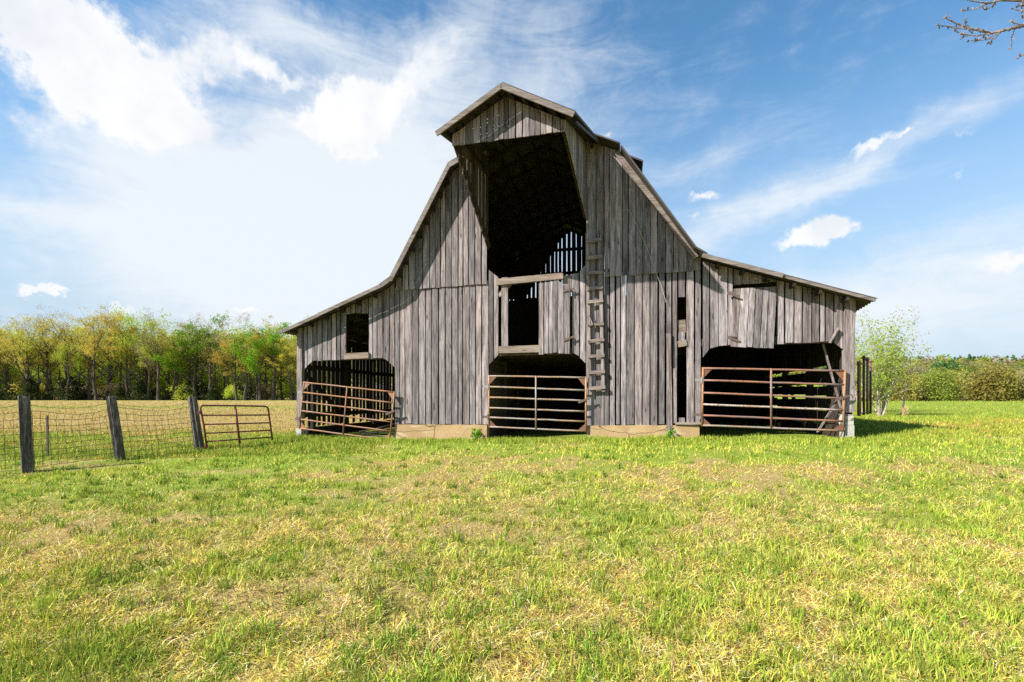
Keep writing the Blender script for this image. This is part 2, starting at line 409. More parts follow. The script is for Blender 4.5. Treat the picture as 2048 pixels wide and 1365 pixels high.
leaf_brown = leafmat('brown_buds', [(.33, .26, .14), (.42, .32, .17), (.34, .29, .11), (.40, .31, .19)])
leaf_green = leafmat('fresh_leaves', [(.09, .22, .012), (.15, .34, .02), (.20, .42, .03), (.13, .28, .02)])
leaf_mid = leafmat('understory_leaves', [(.36, .44, .05), (.48, .56, .06), (.54, .58, .09), (.36, .48, .05)])
leaf_cedar = leafmat('cedar_needles', [(.03, .045, .015), (.05, .07, .022), (.075, .075, .03), (.045, .065, .02)], .2)
leaf_lime = leafmat('lime_leaves', [(.22, .31, .03), (.33, .41, .04), (.38, .42, .06), (.25, .35, .04)])
leaf_pine = leafmat('far_pine', [(.09, .19, .05), (.12, .24, .055), (.15, .27, .07)], .2)
def mat_bark(name, a, b):
    m, t, out = newmat(name); oc = t.new('ShaderNodeTexCoord').outputs['Object']
    n = t.noise(t.mapping(oc, scale=(6, 6, 1.2)), 3, 6, .65, .4)
    principled(t, out, t.mix(t.smooth(n, .35, .65), a, b), .95, n, .5, .03, spec=.1); return m
bark = mat_bark('bark', (.055, .043, .034), (.13, .105, .085))
bark_pale = mat_bark('pale_bark', (.24, .19, .15), (.46, .39, .32))
bark_twig = mat_bark('twig_bark', (.13, .095, .085), (.30, .24, .21))
bud_mat = mat_bark('buds', (.10, .05, .045), (.34, .22, .20))
def mat_blade():
    m, t, out = newmat('grass_blades')
    a = t.new('ShaderNodeAttribute', attribute_name='tint').outputs['Color']
    d = t.new('ShaderNodeBsdfPrincipled'); t.l.new(a, d.inputs['Base Color']); d.inputs['Roughness'].default_value = .55; d.inputs['Specular IOR Level'].default_value = .08
    tr = t.new('ShaderNodeBsdfTranslucent'); t.l.new(a, tr.inputs[0])
    mx = t.new('ShaderNodeMixShader'); mx.inputs[0].default_value = .22
    t.l.new(d.outputs[0], mx.inputs[1]); t.l.new(tr.outputs[0], mx.inputs[2]); t.l.new(mx.outputs[0], out.inputs[0]); return m
blade_mat = mat_blade()
def mat_ground():
    m, t, out = newmat('pasture')
    g = t.new('ShaderNodeAttribute', attribute_name='green').outputs['Fac']
    pos = t.new('ShaderNodeNewGeometry').outputs['Position']
    n1 = t.noise(pos, 9, 7, .65, .4); n2 = t.noise(t.mapping(pos, scale=(1, 1, 1)), 45, 5, .65, .8); n3 = t.noise(pos, 1.3, 6, .6)
    f = t.smooth(t.math('ADD', g, t.math('MULTIPLY', t.math('SUBTRACT', n1, .5), .9)), .25, .75)
    straw = t.mix(t.smooth(n2, .3, .7), (.22, .145, .055), (.58, .44, .17)); straw = t.mix(t.math('MULTIPLY', t.smooth(n3, .5, .7), .5), straw, (.36, .24, .11))
    gr = t.mix(t.smooth(n2, .3, .7), (.15, .22, .025), (.31, .37, .055))
    c = t.mix(f, straw, gr)
    principled(t, out, c, .95, n2, .9, .04, spec=.05); return m
ground_mat = mat_ground()
def mat_dirt():
    m, t, out = newmat('barn_dirt'); pos = t.new('ShaderNodeNewGeometry').outputs['Position']
    n = t.noise(pos, 6, 6, .65); principled(t, out, t.mix(n, (.09, .065, .045), (.19, .145, .10)), .95, n, .6, .04, spec=.05); return m

# ------------------------------------------------------------------ ground
def axis_pts(segs):
    a = []
    for x0, x1, st in segs: a += list(np.arange(x0, x1, st))
    a.append(segs[-1][1]); return np.array(a)
gx = axis_pts([(-900, -120, 60), (-120, -40, 5), (-40, -16, 1.0), (-16, 16, .2), (16, 40, 1.0), (40, 200, 5), (200, 1000, 50)])
gy = axis_pts([(-120, -20, 20), (-20, 1, 1.0), (1, 16, .2), (16, 40, .8), (40, 120, 3), (120, 1100, 20)])
GX, GY = np.meshgrid(gx, gy, indexing='ij'); GZ = ground_z(GX, GY)
nx, ny = GX.shape
idx = np.arange(nx * ny).reshape(nx, ny)
fc = np.stack([idx[:-1, :-1], idx[1:, :-1], idx[1:, 1:], idx[:-1, 1:]], -1).reshape(-1, 4)
me = bpy.data.meshes.new('ground')
me.vertices.add(nx * ny); me.vertices.foreach_set('co', np.stack([GX, GY, GZ], -1).astype(np.float32).ravel())
me.loops.add(len(fc) * 4); me.loops.foreach_set('vertex_index', fc.astype(np.int32).ravel())
me.polygons.add(len(fc)); me.polygons.foreach_set('loop_start', np.arange(0, len(fc) * 4, 4, dtype=np.int32))
me.update(calc_edges=True)
at_ = me.attributes.new('green', 'FLOAT', 'POINT'); at_.data.foreach_set('value', greenness(GX, GY).astype(np.float32).ravel())
me.polygons.foreach_set('use_smooth', [True] * len(me.polygons)); me.materials.append(ground_mat)
ground = bpy.data.objects.new('ground', me); COL.objects.link(ground); ground['kind'] = 'structure'

# ------------------------------------------------------------------ barn
barn = empty('barn', M(0, 0, 0), -YAW, 'weathered grey board barn with a projecting hay hood and two lean-to sheds', 'barn')
BT = lambda n, mb, mat, smooth=False, parent=None: mb.build(n, mat, parent or barn, smooth=smooth)
PROF = [(-6.10, 3.24), (-3.30, 4.26), (-2.98, 4.46), (-1.45, 7.11), (.55, 8.02), (2.46, 7.11), (4.06, 4.70), (4.28, 4.52), (7.42, 3.46)]
PU = [p[0] for p in PROF]; PZ = [p[1] for p in PROF]
roof_z = lambda u: float(np.interp(u, PU, PZ))
DEEP = 7.4
def poly(pts):
    q = [W(*p) for p in pts]; us = [a[0] for a in q]; zs = [a[1] for a in q]
    return min(us), max(us), (lambda u: float(np.interp(u, us, zs)))
def siding(mb, u0, u1, top, bot, holes=(), vf=0.0, wid=.2, gap=.028, th=.024, breaks=(), rag=.02, ax=0, wv=.05, n=5, jit=.004, miss=0.0):
    ed = [u0]; br = sorted([b for b in breaks if u0 < b < u1] + [h[k] for h in holes for k in (0, 1) if u0 < h[k] < u1] + [u1])
    for b in br:
        L = b - ed[-1]
        if L < 1e-4: continue
        k = max(1, round(L / wid)); cuts = np.cumsum([random.uniform(1 - wv * 5, 1 + wv * 5) for _ in range(k)]); cuts = cuts / cuts[-1] * L
        base = ed[-1]; ed += [base + c for c in cuts]
    for a, b in zip(ed, ed[1:]):
        g = gap * random.uniform(.35, 1.6)
        a2, b2 = a + g / 2, b - g / 2
        if b2 - a2 < .02: continue
        c = (a + b) / 2
        if random.random() < miss: continue
        segs = [((bot(a2) if callable(bot) else bot), (bot(b2) if callable(bot) else bot), top(a2), top(b2))]
        for h in holes:
            if h[0] - 1e-6 <= c <= h[1] + 1e-6:
                nw_ = []
                for (p, q, r, s_) in segs:
                    lo, hi = h[2], h[3]
                    if lo is not None:
                        l0, l1 = lo(a2), lo(b2)
                        if min(l0 - p, l1 - q) > .06: nw_.append((p, q, min(l0, r), min(l1, s_)))
                    if hi is not None:
                        h0, h1 = hi(a2), hi(b2)
                        if min(r - h0, s_ - h1) > .06: nw_.append((max(h0, p), max(h1, q), r, s_))
                segs = nw_
        d = random.uniform(-.006, .006)
        for (p, q, r, s_) in segs:
            j = random.uniform(-rag, rag * .4)
            mb.board(a2, b2, (p + j, q + j + random.uniform(-.006, .006)), (r, s_), vf + d, th, n, jit, ax)

wt = lambda u: roof_z(u) - .03
def c_(v): return lambda u: v
uP0, uP1 = -5.80, 7.18
mid_hi = poly([(977, 729), (1000, 707), (1150, 705), (1172, 727)])
left_hi = poly([(606, 740), (624, 722), (770, 716), (790, 735)])
right_hi = poly([(1404, 717), (1424, 692), (1666, 683), (1690, 702)])
win = (U(692), U(737), c_(W(714, 719)[1]), c_(W(714, 627)[1]))
holes_low = [(left_hi[0], left_hi[1], None, left_hi[2]), win,
             (mid_hi[0], mid_hi[1], None, mid_hi[2]),
             (right_hi[0], right_hi[1], None, right_hi[2]),
             (U(1355.5), U(1371.5), c_(W(1363, 665)[1]), c_(W(1363, 590)[1])),
             (U(1355.5), U(1371.5), c_(W(1363, 836)[1]), c_(W(1363, 694)[1])),
             (U(1467), U(1552), None, c_(W(1510, 567)[1])),
             ]
seamz = lambda u: float(np.interp(u, [-3.03, -.61, 2.15, 4.24], [4.23, 4.27, 4.28, 4.31]))
bot = lambda u: float(np.interp(u, [-3, -.6, 1.78, 4.2], [.86, .88, .885, .93]))
low = MB()
siding(low, uP0, -3.03, wt, bot, holes_low, wid=.145, rag=.015)
siding(low, -3.03, U(977), lambda u: min(seamz(u) + .06, wt(u)), bot, holes_low, wid=.16)
siding(low, U(977), U(998), poly([(977, 540), (998, 556)])[2], bot, holes_low, wid=.14)
siding(low, U(1143), U(1172), poly([(1143, 549), (1156, 548), (1172, 529)])[2], bot, holes_low, wid=.17)
siding(low, U(1172), U(1208), wt, bot, holes_low, wid=.17, gap=.016)
siding(low, U(1208), 4.24, lambda u: min(seamz(u) + .06, wt(u)), bot, holes_low, wid=.15, gap=.03, rag=.05)
siding(low, 4.24, uP1 - .2, wt, bot, holes_low, wid=.16, rag=.02)
BT('front_siding', low, wood_z)
up = MB(); upr = MB()
siding(up, -3.0, U(975), wt, lambda u: seamz(u) - .02, vf=-.032, wid=.16, rag=.012)
siding(upr, U(1208), 4.22, wt, lambda u: seamz(u) - .02, vf=-.032, wid=.152, rag=.012, gap=.02)
BT('gable_siding', up, wood_z); BT('gable_siding', upr, wood_z)
# corner posts
cp = MB(); cp.board(uP0 - .02, uP0 + .13, (.72, .72), (wt(uP0 - .02), wt(uP0 + .1)), -.05, .12, 8, .006); BT('corner_post', cp, wood_z)
cp = MB(); cp.board(uP1 - .19, uP1 + .0, (1.2, 1.22), (wt(uP1 - .18), wt(uP1)), -.05, .14, 8, .006); BT('corner_post', cp, wood_z)
# foundation and piers
for x0, x1, zt, zb in ((U(792), U(975), (.84, .86), .2), (U(1175), U(1398), (.875, .915), .3)):
    f = MB(); n = 14; rows = []
    for i in range(n + 1):
        t = i / n; x = x0 + (x1 - x0) * t; z = zt[0] + (zt[1] - zt[0]) * t + random.uniform(-.008, .008)
        rows.append((x, z))
    for (xa, za), (xb, zb_) in zip(rows, rows[1:]):
        f.hexa([(xa, -.075, zb), (xb, -.075, zb), (xb, .16, zb), (xa, .16, zb)], [(xa, -.06 , za), (xb, -.06, zb_), (xb, .16, zb_), (xa, .16, za)])
    BT('foundation', f, stucco)
    # ledge board lying on the foundation
sp = MB(); sp.beam((U(1350), -.03, .945), (U(1402), -.06, .955), .12, .05); BT('sill_board', sp, wood_x)
pr = MB()
for k, (z0, z1) in enumerate(((.42, .70), (.705, .95), (.955, 1.17))): pr.box(6.985 + .01 * (k % 2), 7.165 - .012 * k, -.07, .22, z0, z1)
BT('block_pier', pr, block)
pr = MB(); pr.box(-5.84, -5.68, -.06, .24, .25, .70); BT('block_pier', pr, block)
# central door frame
lb = MB(); z0, z1 = W(1060, 566)[1], W(1060, 554)[1]
lb.beam((U(995), -.045, (z0 + z1) / 2 - .03), (U(1127), -.045, (z0 + z1) / 2 + .03), .09, .145); BT('lintel_beam', lb, wood_x)
lb = MB(); lb.beam((U(998), -.02, W(1040, 699.5)[1]), (U(1090), -.02, W(1040, 699)[1]), .07, .165); BT('door_sill', lb, wood_x)
lb = MB(); lb.board(U(1003.5), U(1016), (W(1010, 707)[1],) * 2, (W(1010, 556)[1],) * 2, -.03, .06, 6, .004); BT('door_jamb', lb, wood_z)
lb = MB(); lb.beam((U(997), .03, ZZ(997, 592)), (U(1024), .03, ZZ(1024, 563)), .05, .09); BT('corner_brace', lb, wood_x)
lb = MB(); lb.board(U(1125), U(1144), (W(1135, 580)[1], W(1135, 585)[1]), (W(1135, 551)[1],) * 2, -.005, .03, 3); BT('corner_brace', lb, wood_z)
# loft door hanging open on strap hinges
ld = MB()
ld_top = poly([(1076, 569), (1100, 566), (1120, 562), (1130, 572), (1144, 580)])[2]
ld_bot = lambda u: float(np.interp(u, [U(1076), U(1144)], [W(1080, 708)[1], W(1140, 706)[1]]))
siding(ld, U(1078), U(1141), ld_top, ld_bot, vf=-.075, wid=.13, rag=.03, gap=.013)
door = BT('loft_door', ld, wood_z)
for yy, a in ((580, .0), (674, .05)):
    h = MB(); h.beam((U(1128), -.092, W(1138, yy + 4)[1] - a), (U(1150), -.092, W(1138, yy)[1]), .012, .045); h.tube([(U(1140), -.1, W(1138, yy + 8)[1]), (U(1140), -.1, W(1138, yy - 5)[1])], .013, 6)
    h.build('hinge', hinge_mat, door)
# hatch of the right shed
hd = MB()
siding(hd, U(1467), U(1553), c_(W(1510, 576.5)[1]), lambda u: float(np.interp(u, [U(1467), U(1553)], [W(1467, 693)[1], W(1553, 698)[1]])), vf=-.04, wid=.15, rag=.015, gap=.014)
for i, (x, y, z) in enumerate(hd.v):
    k = (W(1510, 576)[1] - z) / 1.3; hd.v[i] = (x - .08 * k, y - .05 * k, z)
hatch = BT('hatch_door', hd, wood_z)
for yy in (586, 675):
    h = MB(); h.beam((U(1453), -.09, ZZ(1510, yy)), (U(1478), -.10, ZZ(1510, yy + 7) - .02), .012, .04); h.beam((U(1452), -.085, ZZ(1510, yy - 2)), (U(1470), -.10, ZZ(1510, yy - 1)), .012, .03); h.build('hinge', hinge_mat, hatch)
fill = MB(); siding(fill, U(1467), U(1553), wt, c_(ZZ(1510, 566)), wid=.18); BT('hatch_header', fill, wood_z)
# window frame
wf = MB(); wf.beam((U(690), -.03, ZZ(714, 713)), (U(739), -.03, ZZ(714, 712)), .05, .155); BT('window_sill', wf, wood_x)
wf = MB(); wf.board(U(688.5), U(692.5), (ZZ(714, 708),) * 2, (ZZ(714, 625),) * 2, -.025, .05, 3); BT('window_jamb', wf, wood_z)
# broken and loose boards on the right
lo_ = MB(); lo_.board(U(1335), U(1344), (.78, .80), (ZZ(1343, 668), ZZ(1343, 668)), -.07, .025, 6, .005, tilt=-.03); BT('loose_board', lo_, wood_z)
lo_ = MB(); lo_.board(U(1346), U(1353), (.95, .95), (ZZ(1343, 738), ZZ(1343, 736)), -.04, .025, 5); BT('loose_board', lo_, wood_z)
lo_ = MB(); lo_.beam((U(1356), .06, ZZ(1363, 653)), (U(1372), .06, ZZ(1363, 652)), .04, .28); BT('inner_plank', lo_, wood_x)
lo_ = MB(); lo_.beam((U(1356), .01, ZZ(1363, 689)), (U(1373), .01, ZZ(1363, 686)), .07, .13); BT('inner_plank', lo_, wood_x)
lo_ = MB(); lo_.beam((U(1657), -.05, ZZ(1665, 687)), (U(1674), -.06, ZZ(1665, 657)), .025, .065, (0, 1, 0)); BT('loose_board', lo_, wood_z)
kn_ = MB()
# header boards over the openings (behind the siding)
for a, b, zz in ((left_hi[0], left_hi[1], W(700, 716)[1] + .02), (right_hi[0], right_hi[1], W(1540, 686)[1] + .04), (mid_hi[0], mid_hi[1], W(1075, 704)[1])):
    hb = MB(); hb.beam((a - .1, .08, zz), (b + .1, .08, zz + .02), .10, .16); BT('header_beam', hb, wood_y)

# ---- roof
def sheet(mb, u0, z0, u1, z1, v0, v1, th=.035, wave=0.0, step=None, droop=None):
    if not wave:
        d = Vector((u1 - u0, 0, z1 - z0)).normalized(); n = Vector((-d.z, 0, d.x)); n = n if n.z > 0 else -n
        b = [(u0, v0, z0), (u1, v0, z1), (u1, v1, z1), (u0, v1, z0)]
        mb.hexa(b, [tuple(Vector(p) + n * th) for p in b]); return
    vs = np.arange(v0, v1, step); o = len(mb.v); m = 4
    for v in vs:
        dz = wave * math.sin(2 * math.pi * v / .11)
        for k in range(m + 1):
            t = k / m; zz = z0 + (z1 - z0) * t + dz; uu = u0 + (u1 - u0) * t
            if droop: a, b_ = droop(t, v); uu += a; zz += b_
            mb.v.append((uu, v, zz)); mb.v.append((uu, v, zz + .006))
    r = 2 * (m + 1)
    for i in range(len(vs) - 1):
        for k in range(m):
            a = o + i * r + 2 * k
            mb.f.append((a, a + 2, a + 2 + r, a + r)); mb.f.append((a + 1, a + 1 + r, a + 3 + r, a + 3))
    for i in (0, len(vs) - 1):
        for k in range(m):
            a = o + i * r + 2 * k; mb.f.append((a, a + 1, a + 3, a + 2))
OV = -.34; BK = DEEP + .35
rf = MB()
sheet(rf, -6.18, 3.22, -3.25, 4.285, OV, BK, wave=.012, step=.022)
BT('shed_roof', rf, tin); rf = MB()
sheet(rf, 4.16, 4.58, 7.45, 3.46, OV, BK, wave=.014, step=.022, droop=lambda t, v: (-.04 * t * max(0, v), -.13 * t ** 3 * min(max(v + .3, 0), 2.4)))
BT('shed_roof', rf, tin)
rf = MB()
sheet(rf, -3.30, 4.265, -2.96, 4.47, OV, BK); sheet(rf, -2.98, 4.45, -1.45, 7.11, OV, BK)
sheet(rf, 4.06, 4.70, 4.30, 4.535, OV, BK); sheet(rf, 2.52, 7.03, 4.07, 4.69, OV, BK)
BT('lower_roof', rf, tin)
rf = MB()
sheet(rf, -1.47, 7.10, .55, 8.03, OV + .02, BK)
sheet(rf, .55, 8.03, 3.0, 6.80, OV + .34, BK)
sheet(rf, .55, 8.03, 2.5, 7.09, OV, .1, th=.03)
BT('upper_roof', rf, tin)
# rake boards along the front edge
def rake(pts, v, w_=.03, h=.13, name='rake_board', drop=.075):
    mb = MB()
    for (a, za), (b, zb_) in zip(pts, pts[1:]):
        mb.beam((a, v, za - drop), (b, v, zb_ - drop), w_, h)
    return BT(name, mb, wood_trim)
rake([(-6.12, 3.25), (-4.9, 3.69)], OV - .0, h=.075, drop=.055)
rake([(-4.95, 3.67), (-3.22, 4.31)], OV - .03, h=.085, drop=.05)
rake([(-3.27, 4.28), (-2.93, 4.49)], OV - .018, h=.09, drop=.05)
rake([(-2.97, 4.43), (-1.47, 7.06)], OV - .02, h=.095, drop=.055)
rake([(-1.47, 7.09), (-.85, 7.38)], OV - .015, h=.12, drop=.06)
rake([(2.42, 7.10), (4.12, 4.60)], OV + .26, h=.11, drop=.05)
rake([(4.20, 4.57), (5.75, 4.05)], OV - .02, h=.09, drop=.05)
rake([(5.74, 4.045), (7.42, 3.47)], OV + .02, h=.07, drop=.035)
# purlin ends / rafters under the roof
ra = MB()
for (u0, z0, u1, z1, k) in ((-6.05, 3.17, -3.3, 4.17, 6), (-2.92, 4.40, -1.5, 6.92, 8), (4.3, 4.42, 7.2, 3.42, 6), (4.0, 4.62, 2.55, 6.86, 8)):
    for i in range(k):
        t = (i + .5) / k; u = u0 + (u1 - u0) * t; z = z0 + (z1 - z0) * t
        ra.beam((u, (OV + .05 if u0 != 4.0 else -.02), z), (u, BK - .05, z), .05, .09)
for i in range(5):
    for s in (-1, 1):
        t = (i + .5) / 5; u = .55 + s * 1.9 * t; z = 7.9 - .9 * t
        ra.beam((u, -.0, z), (u, BK - .05, z), .05, .09)
for j in range(10):
    v = .3 + j * .74
    for (a, b) in zip(PROF, PROF[1:]):
        if b[0] - a[0] < .5: continue
        ra.beam((a[0] * .985 + .008, v, a[1] - .16), (b[0] * .985 + .008, v, b[1] - .16), .045, .11)
BT('roof_frame', ra, wood_in)

# ---- hay hood
P = 2.05; OVH = .30
ridge = W(1003, 168, P + OVH); rl = W(873, 264, P + OVH); rr = W(1148, 225, P + OVH)
hg = MB()
gl, gr = W(904, 292, P), W(1133, 262, P)
hz_top = lambda u: float(np.interp(u, [rl[0], ridge[0], rr[0]], [rl[1], ridge[1], rr[1]])) - .06
siding(hg, gl[0], gr[0], hz_top, lambda u: float(np.interp(u, [gl[0], gr[0]], [gl[1], gr[1]])), vf=-P, wid=.125, rag=.006, gap=.015, n=3, jit=.003)
hood = BT('hay_hood', hg, wood_z)
# hood roof planes run from the main roof out to the rake
hr = MB()
def slab(pts, th=.035):
    n = (Vector(pts[1]) - Vector(pts[0])).cross(Vector(pts[-1]) - Vector(pts[0])).normalized()
    if n.z < 0: n = -n
    k = len(pts); a = [Vector(p) for p in pts]; b = [p + n * th for p in a]
    hr.add(a + b, [tuple(reversed(range(k))), tuple(range(k, 2 * k))] + [(i, (i + 1) % k, k + (i + 1) % k, k + i) for i in range(k)])
v0 = -(P + OVH)
R0 = (ridge[0], v0, ridge[1]); R1 = (.55, .05, 7.99)
A0 = (rl[0], v0, rl[1]); A1 = (-.98, .05, 7.31)
C0 = (rr[0], v0, rr[1]); C1 = (2.05, -.15, 7.28)
# left plane leaves narrow slots between the sheathing boards
NS = 16
for k in range(NS):
    a0, a1 = Vector(A0).lerp(Vector(A1), k / NS), Vector(A0).lerp(Vector(A1), (k + 1) / NS)
    r0_, r1_ = Vector(R0).lerp(Vector(R1), k / NS), Vector(R0).lerp(Vector(R1), (k + 1) / NS)
    for f0_, f1_ in ((0, .34), (.34, .72), (.72, 1)):
        p, q, u_, t_ = a0.lerp(r0_, f0_), a0.lerp(r0_, f1_), a1.lerp(r1_, f1_), a1.lerp(r1_, f0_)
        if f0_ == .34 and k in (5, 6, 8, 9, 11): t_ = t_.lerp(p, .42); u_ = u_.lerp(q, .42)
        else: t_ = t_.lerp(p, -.02); u_ = u_.lerp(q, -.02)
        slab([p, q, u_, t_], .012)
slab([R0, C0, R1]); slab([C0, C1, R1])
hr.build('hood_roof', tin, hood)
def hrake(p, q, name='rake_board', h=.10, dz=-.05, dv=-.02, mat=wood_trim):
    mb = MB(); mb.beam((p[0], p[1] + dv, p[2] + dz), (q[0], q[1] + dv, q[2] + dz), .03, h); mb.build(name, mat, hood)
hrake(A0, R0, dz=-.055); hrake(R0, C0, dz=-.055)
hrake((C0[0] + .02, C0[1] + .25, C0[2] - .02), C1, h=.05, dz=-.03, dv=0, mat=tin)
pl = MB()
for s, (E0, E1) in ((0, (A0, A1)), (1, (C0, C1))):
    for k in range(5):
        t = .1 + .2 * k
        p = Vector(R0).lerp(Vector(E0), t); q = Vector(R1).lerp(Vector(E1), t)
        pl.beam(p + Vector((0, .08, -.06)), q + Vector((0, 0, -.08)), .05, .08)
pl.build('purlins', wood_in, hood)
# side cheeks, tapering down to the wall
gL_w, gR_w = U(976), U(1172)
for side in (0, 1):
    mb = MB()
    if side == 0: f0, b0 = gl[0] + .03, gL_w; zf, zb_ = gl[1], W(975, 500)[1]; zft, zbt = hz_top(gl[0] + .06), 7.30; nb = 9; gp = .028
    else: f0, b0 = gr[0] - .02, gR_w + .02; zf, zb_ = gr[1], W(1170, 440)[1]; zft, zbt = hz_top(gr[0] - .06), 7.36; nb = 9; gp = .012
    for k in range(nb):
        t0, t1 = k / nb, (k + 1) / nb
        g = gp * random.uniform(.3, 1.4) / P
        t0 += g / 2; t1 -= g / 2
        L = lambda a, b, t: a + (b - a) * t
        pts = []
        for t in (t0, t1):
            for zz in (L(zf, zb_, t) + random.uniform(-.03, .02), L(zft, zbt, t)): pts.append((L(f0, b0, t), -P + P * t, zz))
        e = .012
        mb.hexa([(pts[0][0] - e, *pts[0][1:]), (pts[2][0] - e, *pts[2][1:]), (pts[2][0] + e, *pts[2][1:]), (pts[0][0] + e, *pts[0][1:])],
                [(pts[1][0] - e, *pts[1][1:]), (pts[3][0] - e, *pts[3][1:]), (pts[3][0] + e, *pts[3][1:]), (pts[1][0] + e, *pts[1][1:])])
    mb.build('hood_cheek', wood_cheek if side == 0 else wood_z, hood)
    eb = MB(); sx = .05 if side == 0 else -.05
    eb.beam((f0 + sx, -P + .05, zf + .07), (b0 + sx, -.02, zb_ + .07), .04, .07); eb.build('cheek_rail', wood_in, hood)
    for zz in (.25,):
        eb = MB(); eb.beam((f0 + sx, -P + .05, zf + .06 + zz), (b0 + sx, -.02, zf + .06 + zz), .04, .08); eb.build('cheek_rail', wood_in, hood)

# ---- other walls and interior
rw = MB()
siding(rw, uP0, uP1, lambda u: min(wt(u), 5.4 + max(0, u + 1.2) * 1.6), lambda u: min(5.3, wt(u) - .2), vf=DEEP, wid=.17, gap=.03, jit=.005, n=3)
siding(rw, uP0, .6, wt, lambda u: min(wt(u) - .1, 5.4 + max(0, u + 1.2) * 1.6), vf=DEEP, wid=.2, gap=.0, jit=.001, n=1)
for zz in (5.35, 6.3, 7.2): rw.beam((-1.6 if zz < 7 else -.9, DEEP - .08, zz), (2.6 if zz < 7 else 2.2, DEEP - .08, zz), .05, .11)
siding(rw, uP0, uP1, lambda u: min(5.35, wt(u)), .5, vf=DEEP - .03, wid=.2, gap=.0, n=2, jit=.001)
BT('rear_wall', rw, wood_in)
lw = MB()
v = .15
while v < DEEP - .1:
    wd = random.uniform(.16, .23); g = random.choice([.02, .025, .03, .03, .05, .07])
    zb = random.choice([.72, .72, .74, .78, .95, 1.25])
    lw.hexa([(uP0, v + random.uniform(0, .05), zb), (uP0, v + wd - random.uniform(0, .06), zb + .03), (uP0 + .025, v + wd - .02, zb + .03), (uP0 + .025, v + .02, zb)],
            [(uP0, v, 3.30), (uP0, v + wd, 3.30), (uP0 + .025, v + wd, 3.30), (uP0 + .025, v, 3.30)])
    v += wd + g
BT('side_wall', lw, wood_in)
lw = MB()
for zz in (1.05, 2.35, 3.2): lw.beam((uP0 + .07, .1, zz), (uP0 + .07, DEEP, zz), .05, .12)
lw.box(uP0 - .01, uP0 + .04, .1, DEEP, .45, .71); lw.beam((uP0 + .1, .1, 2.2), (uP0 + .1, 2.2, .75), .05, .11)
for k in range(5): lw.box(uP0 + .03, uP0 + .15, .4 + k * 1.65, .52 + k * 1.65, .4, 3.2)
BT('side_wall_frame', lw, wood_in)
rwall = MB()
for zz, h in ((.72, .36), (1.06, .26), (1.38, .24), (1.70, .22), (2.02, .30)):
    for k in range(3):
        rwall.beam((uP1 - .03, .3 + k * 2.35, zz + random.uniform(-.03, .03)), (uP1 - .03, 2.6 + k * 2.35, zz + random.uniform(-.03, .03)), .03, h)
for k in range(4): rwall.box(uP1 - .14, uP1 - .02, .2 + k * 1.9, .33 + k * 1.9, .5, 3.3)
rwall.beam((uP1 - .16, 2.2, .8), (uP1 - .16, 4.0, 2.2), .04, .12); rwall.beam((uP1 - .16, 5.8, .8), (uP1 - .16, 4.3, 2.1), .04, .12)
siding(rwall, .1, DEEP, c_(3.38), lambda v: 2.25 if 1.35 < v < 5.9 else .55, vf=uP1 - .02, wid=.2, gap=.010, ax=1, n=2, breaks=(1.35, 5.9))
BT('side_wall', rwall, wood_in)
pw = MB()
for u in (-3.02, -.66, 1.80, 4.20):
    z = .42
    while z < 2.6:
        h = random.uniform(.18, .25); pw.box(u - .015 + random.uniform(-.006, .006), u + .015, .14, DEEP - .05, z, z + h - random.uniform(.006, .02)); z += h
    for k in range(5): pw.box(u - .06, u + .06, .25 + 1.65 * k, .38 + 1.65 * k, .35, 2.62)
BT('stall_partition', pw, wood_y)
fl = MB()
k = -3.0
while k < 4.2:
    fl.box(k, k + .2, .1, DEEP - .05, 2.66, 2.70); k += .206
for j in range(8): fl.box(-3.0, 4.2, .35 + j * .95, .43 + j * .95, 2.48, 2.657)
BT('loft_floor', fl, wood_in)
for u in (-3.02, 4.2):
    for k in range(5):
        pwl = MB(); pwl.box(u - .06, u + .06, .25 + 1.65 * k, .39 + 1.65 * k, 2.7, roof_z(u) - .15)
        BT('loft_post', pwl, wood_in)

def thing_b(name, u, v, z, label, cat, group=None):
    return empty(name, M(u, v, z), -YAW, label, cat, group), (u, v, z)

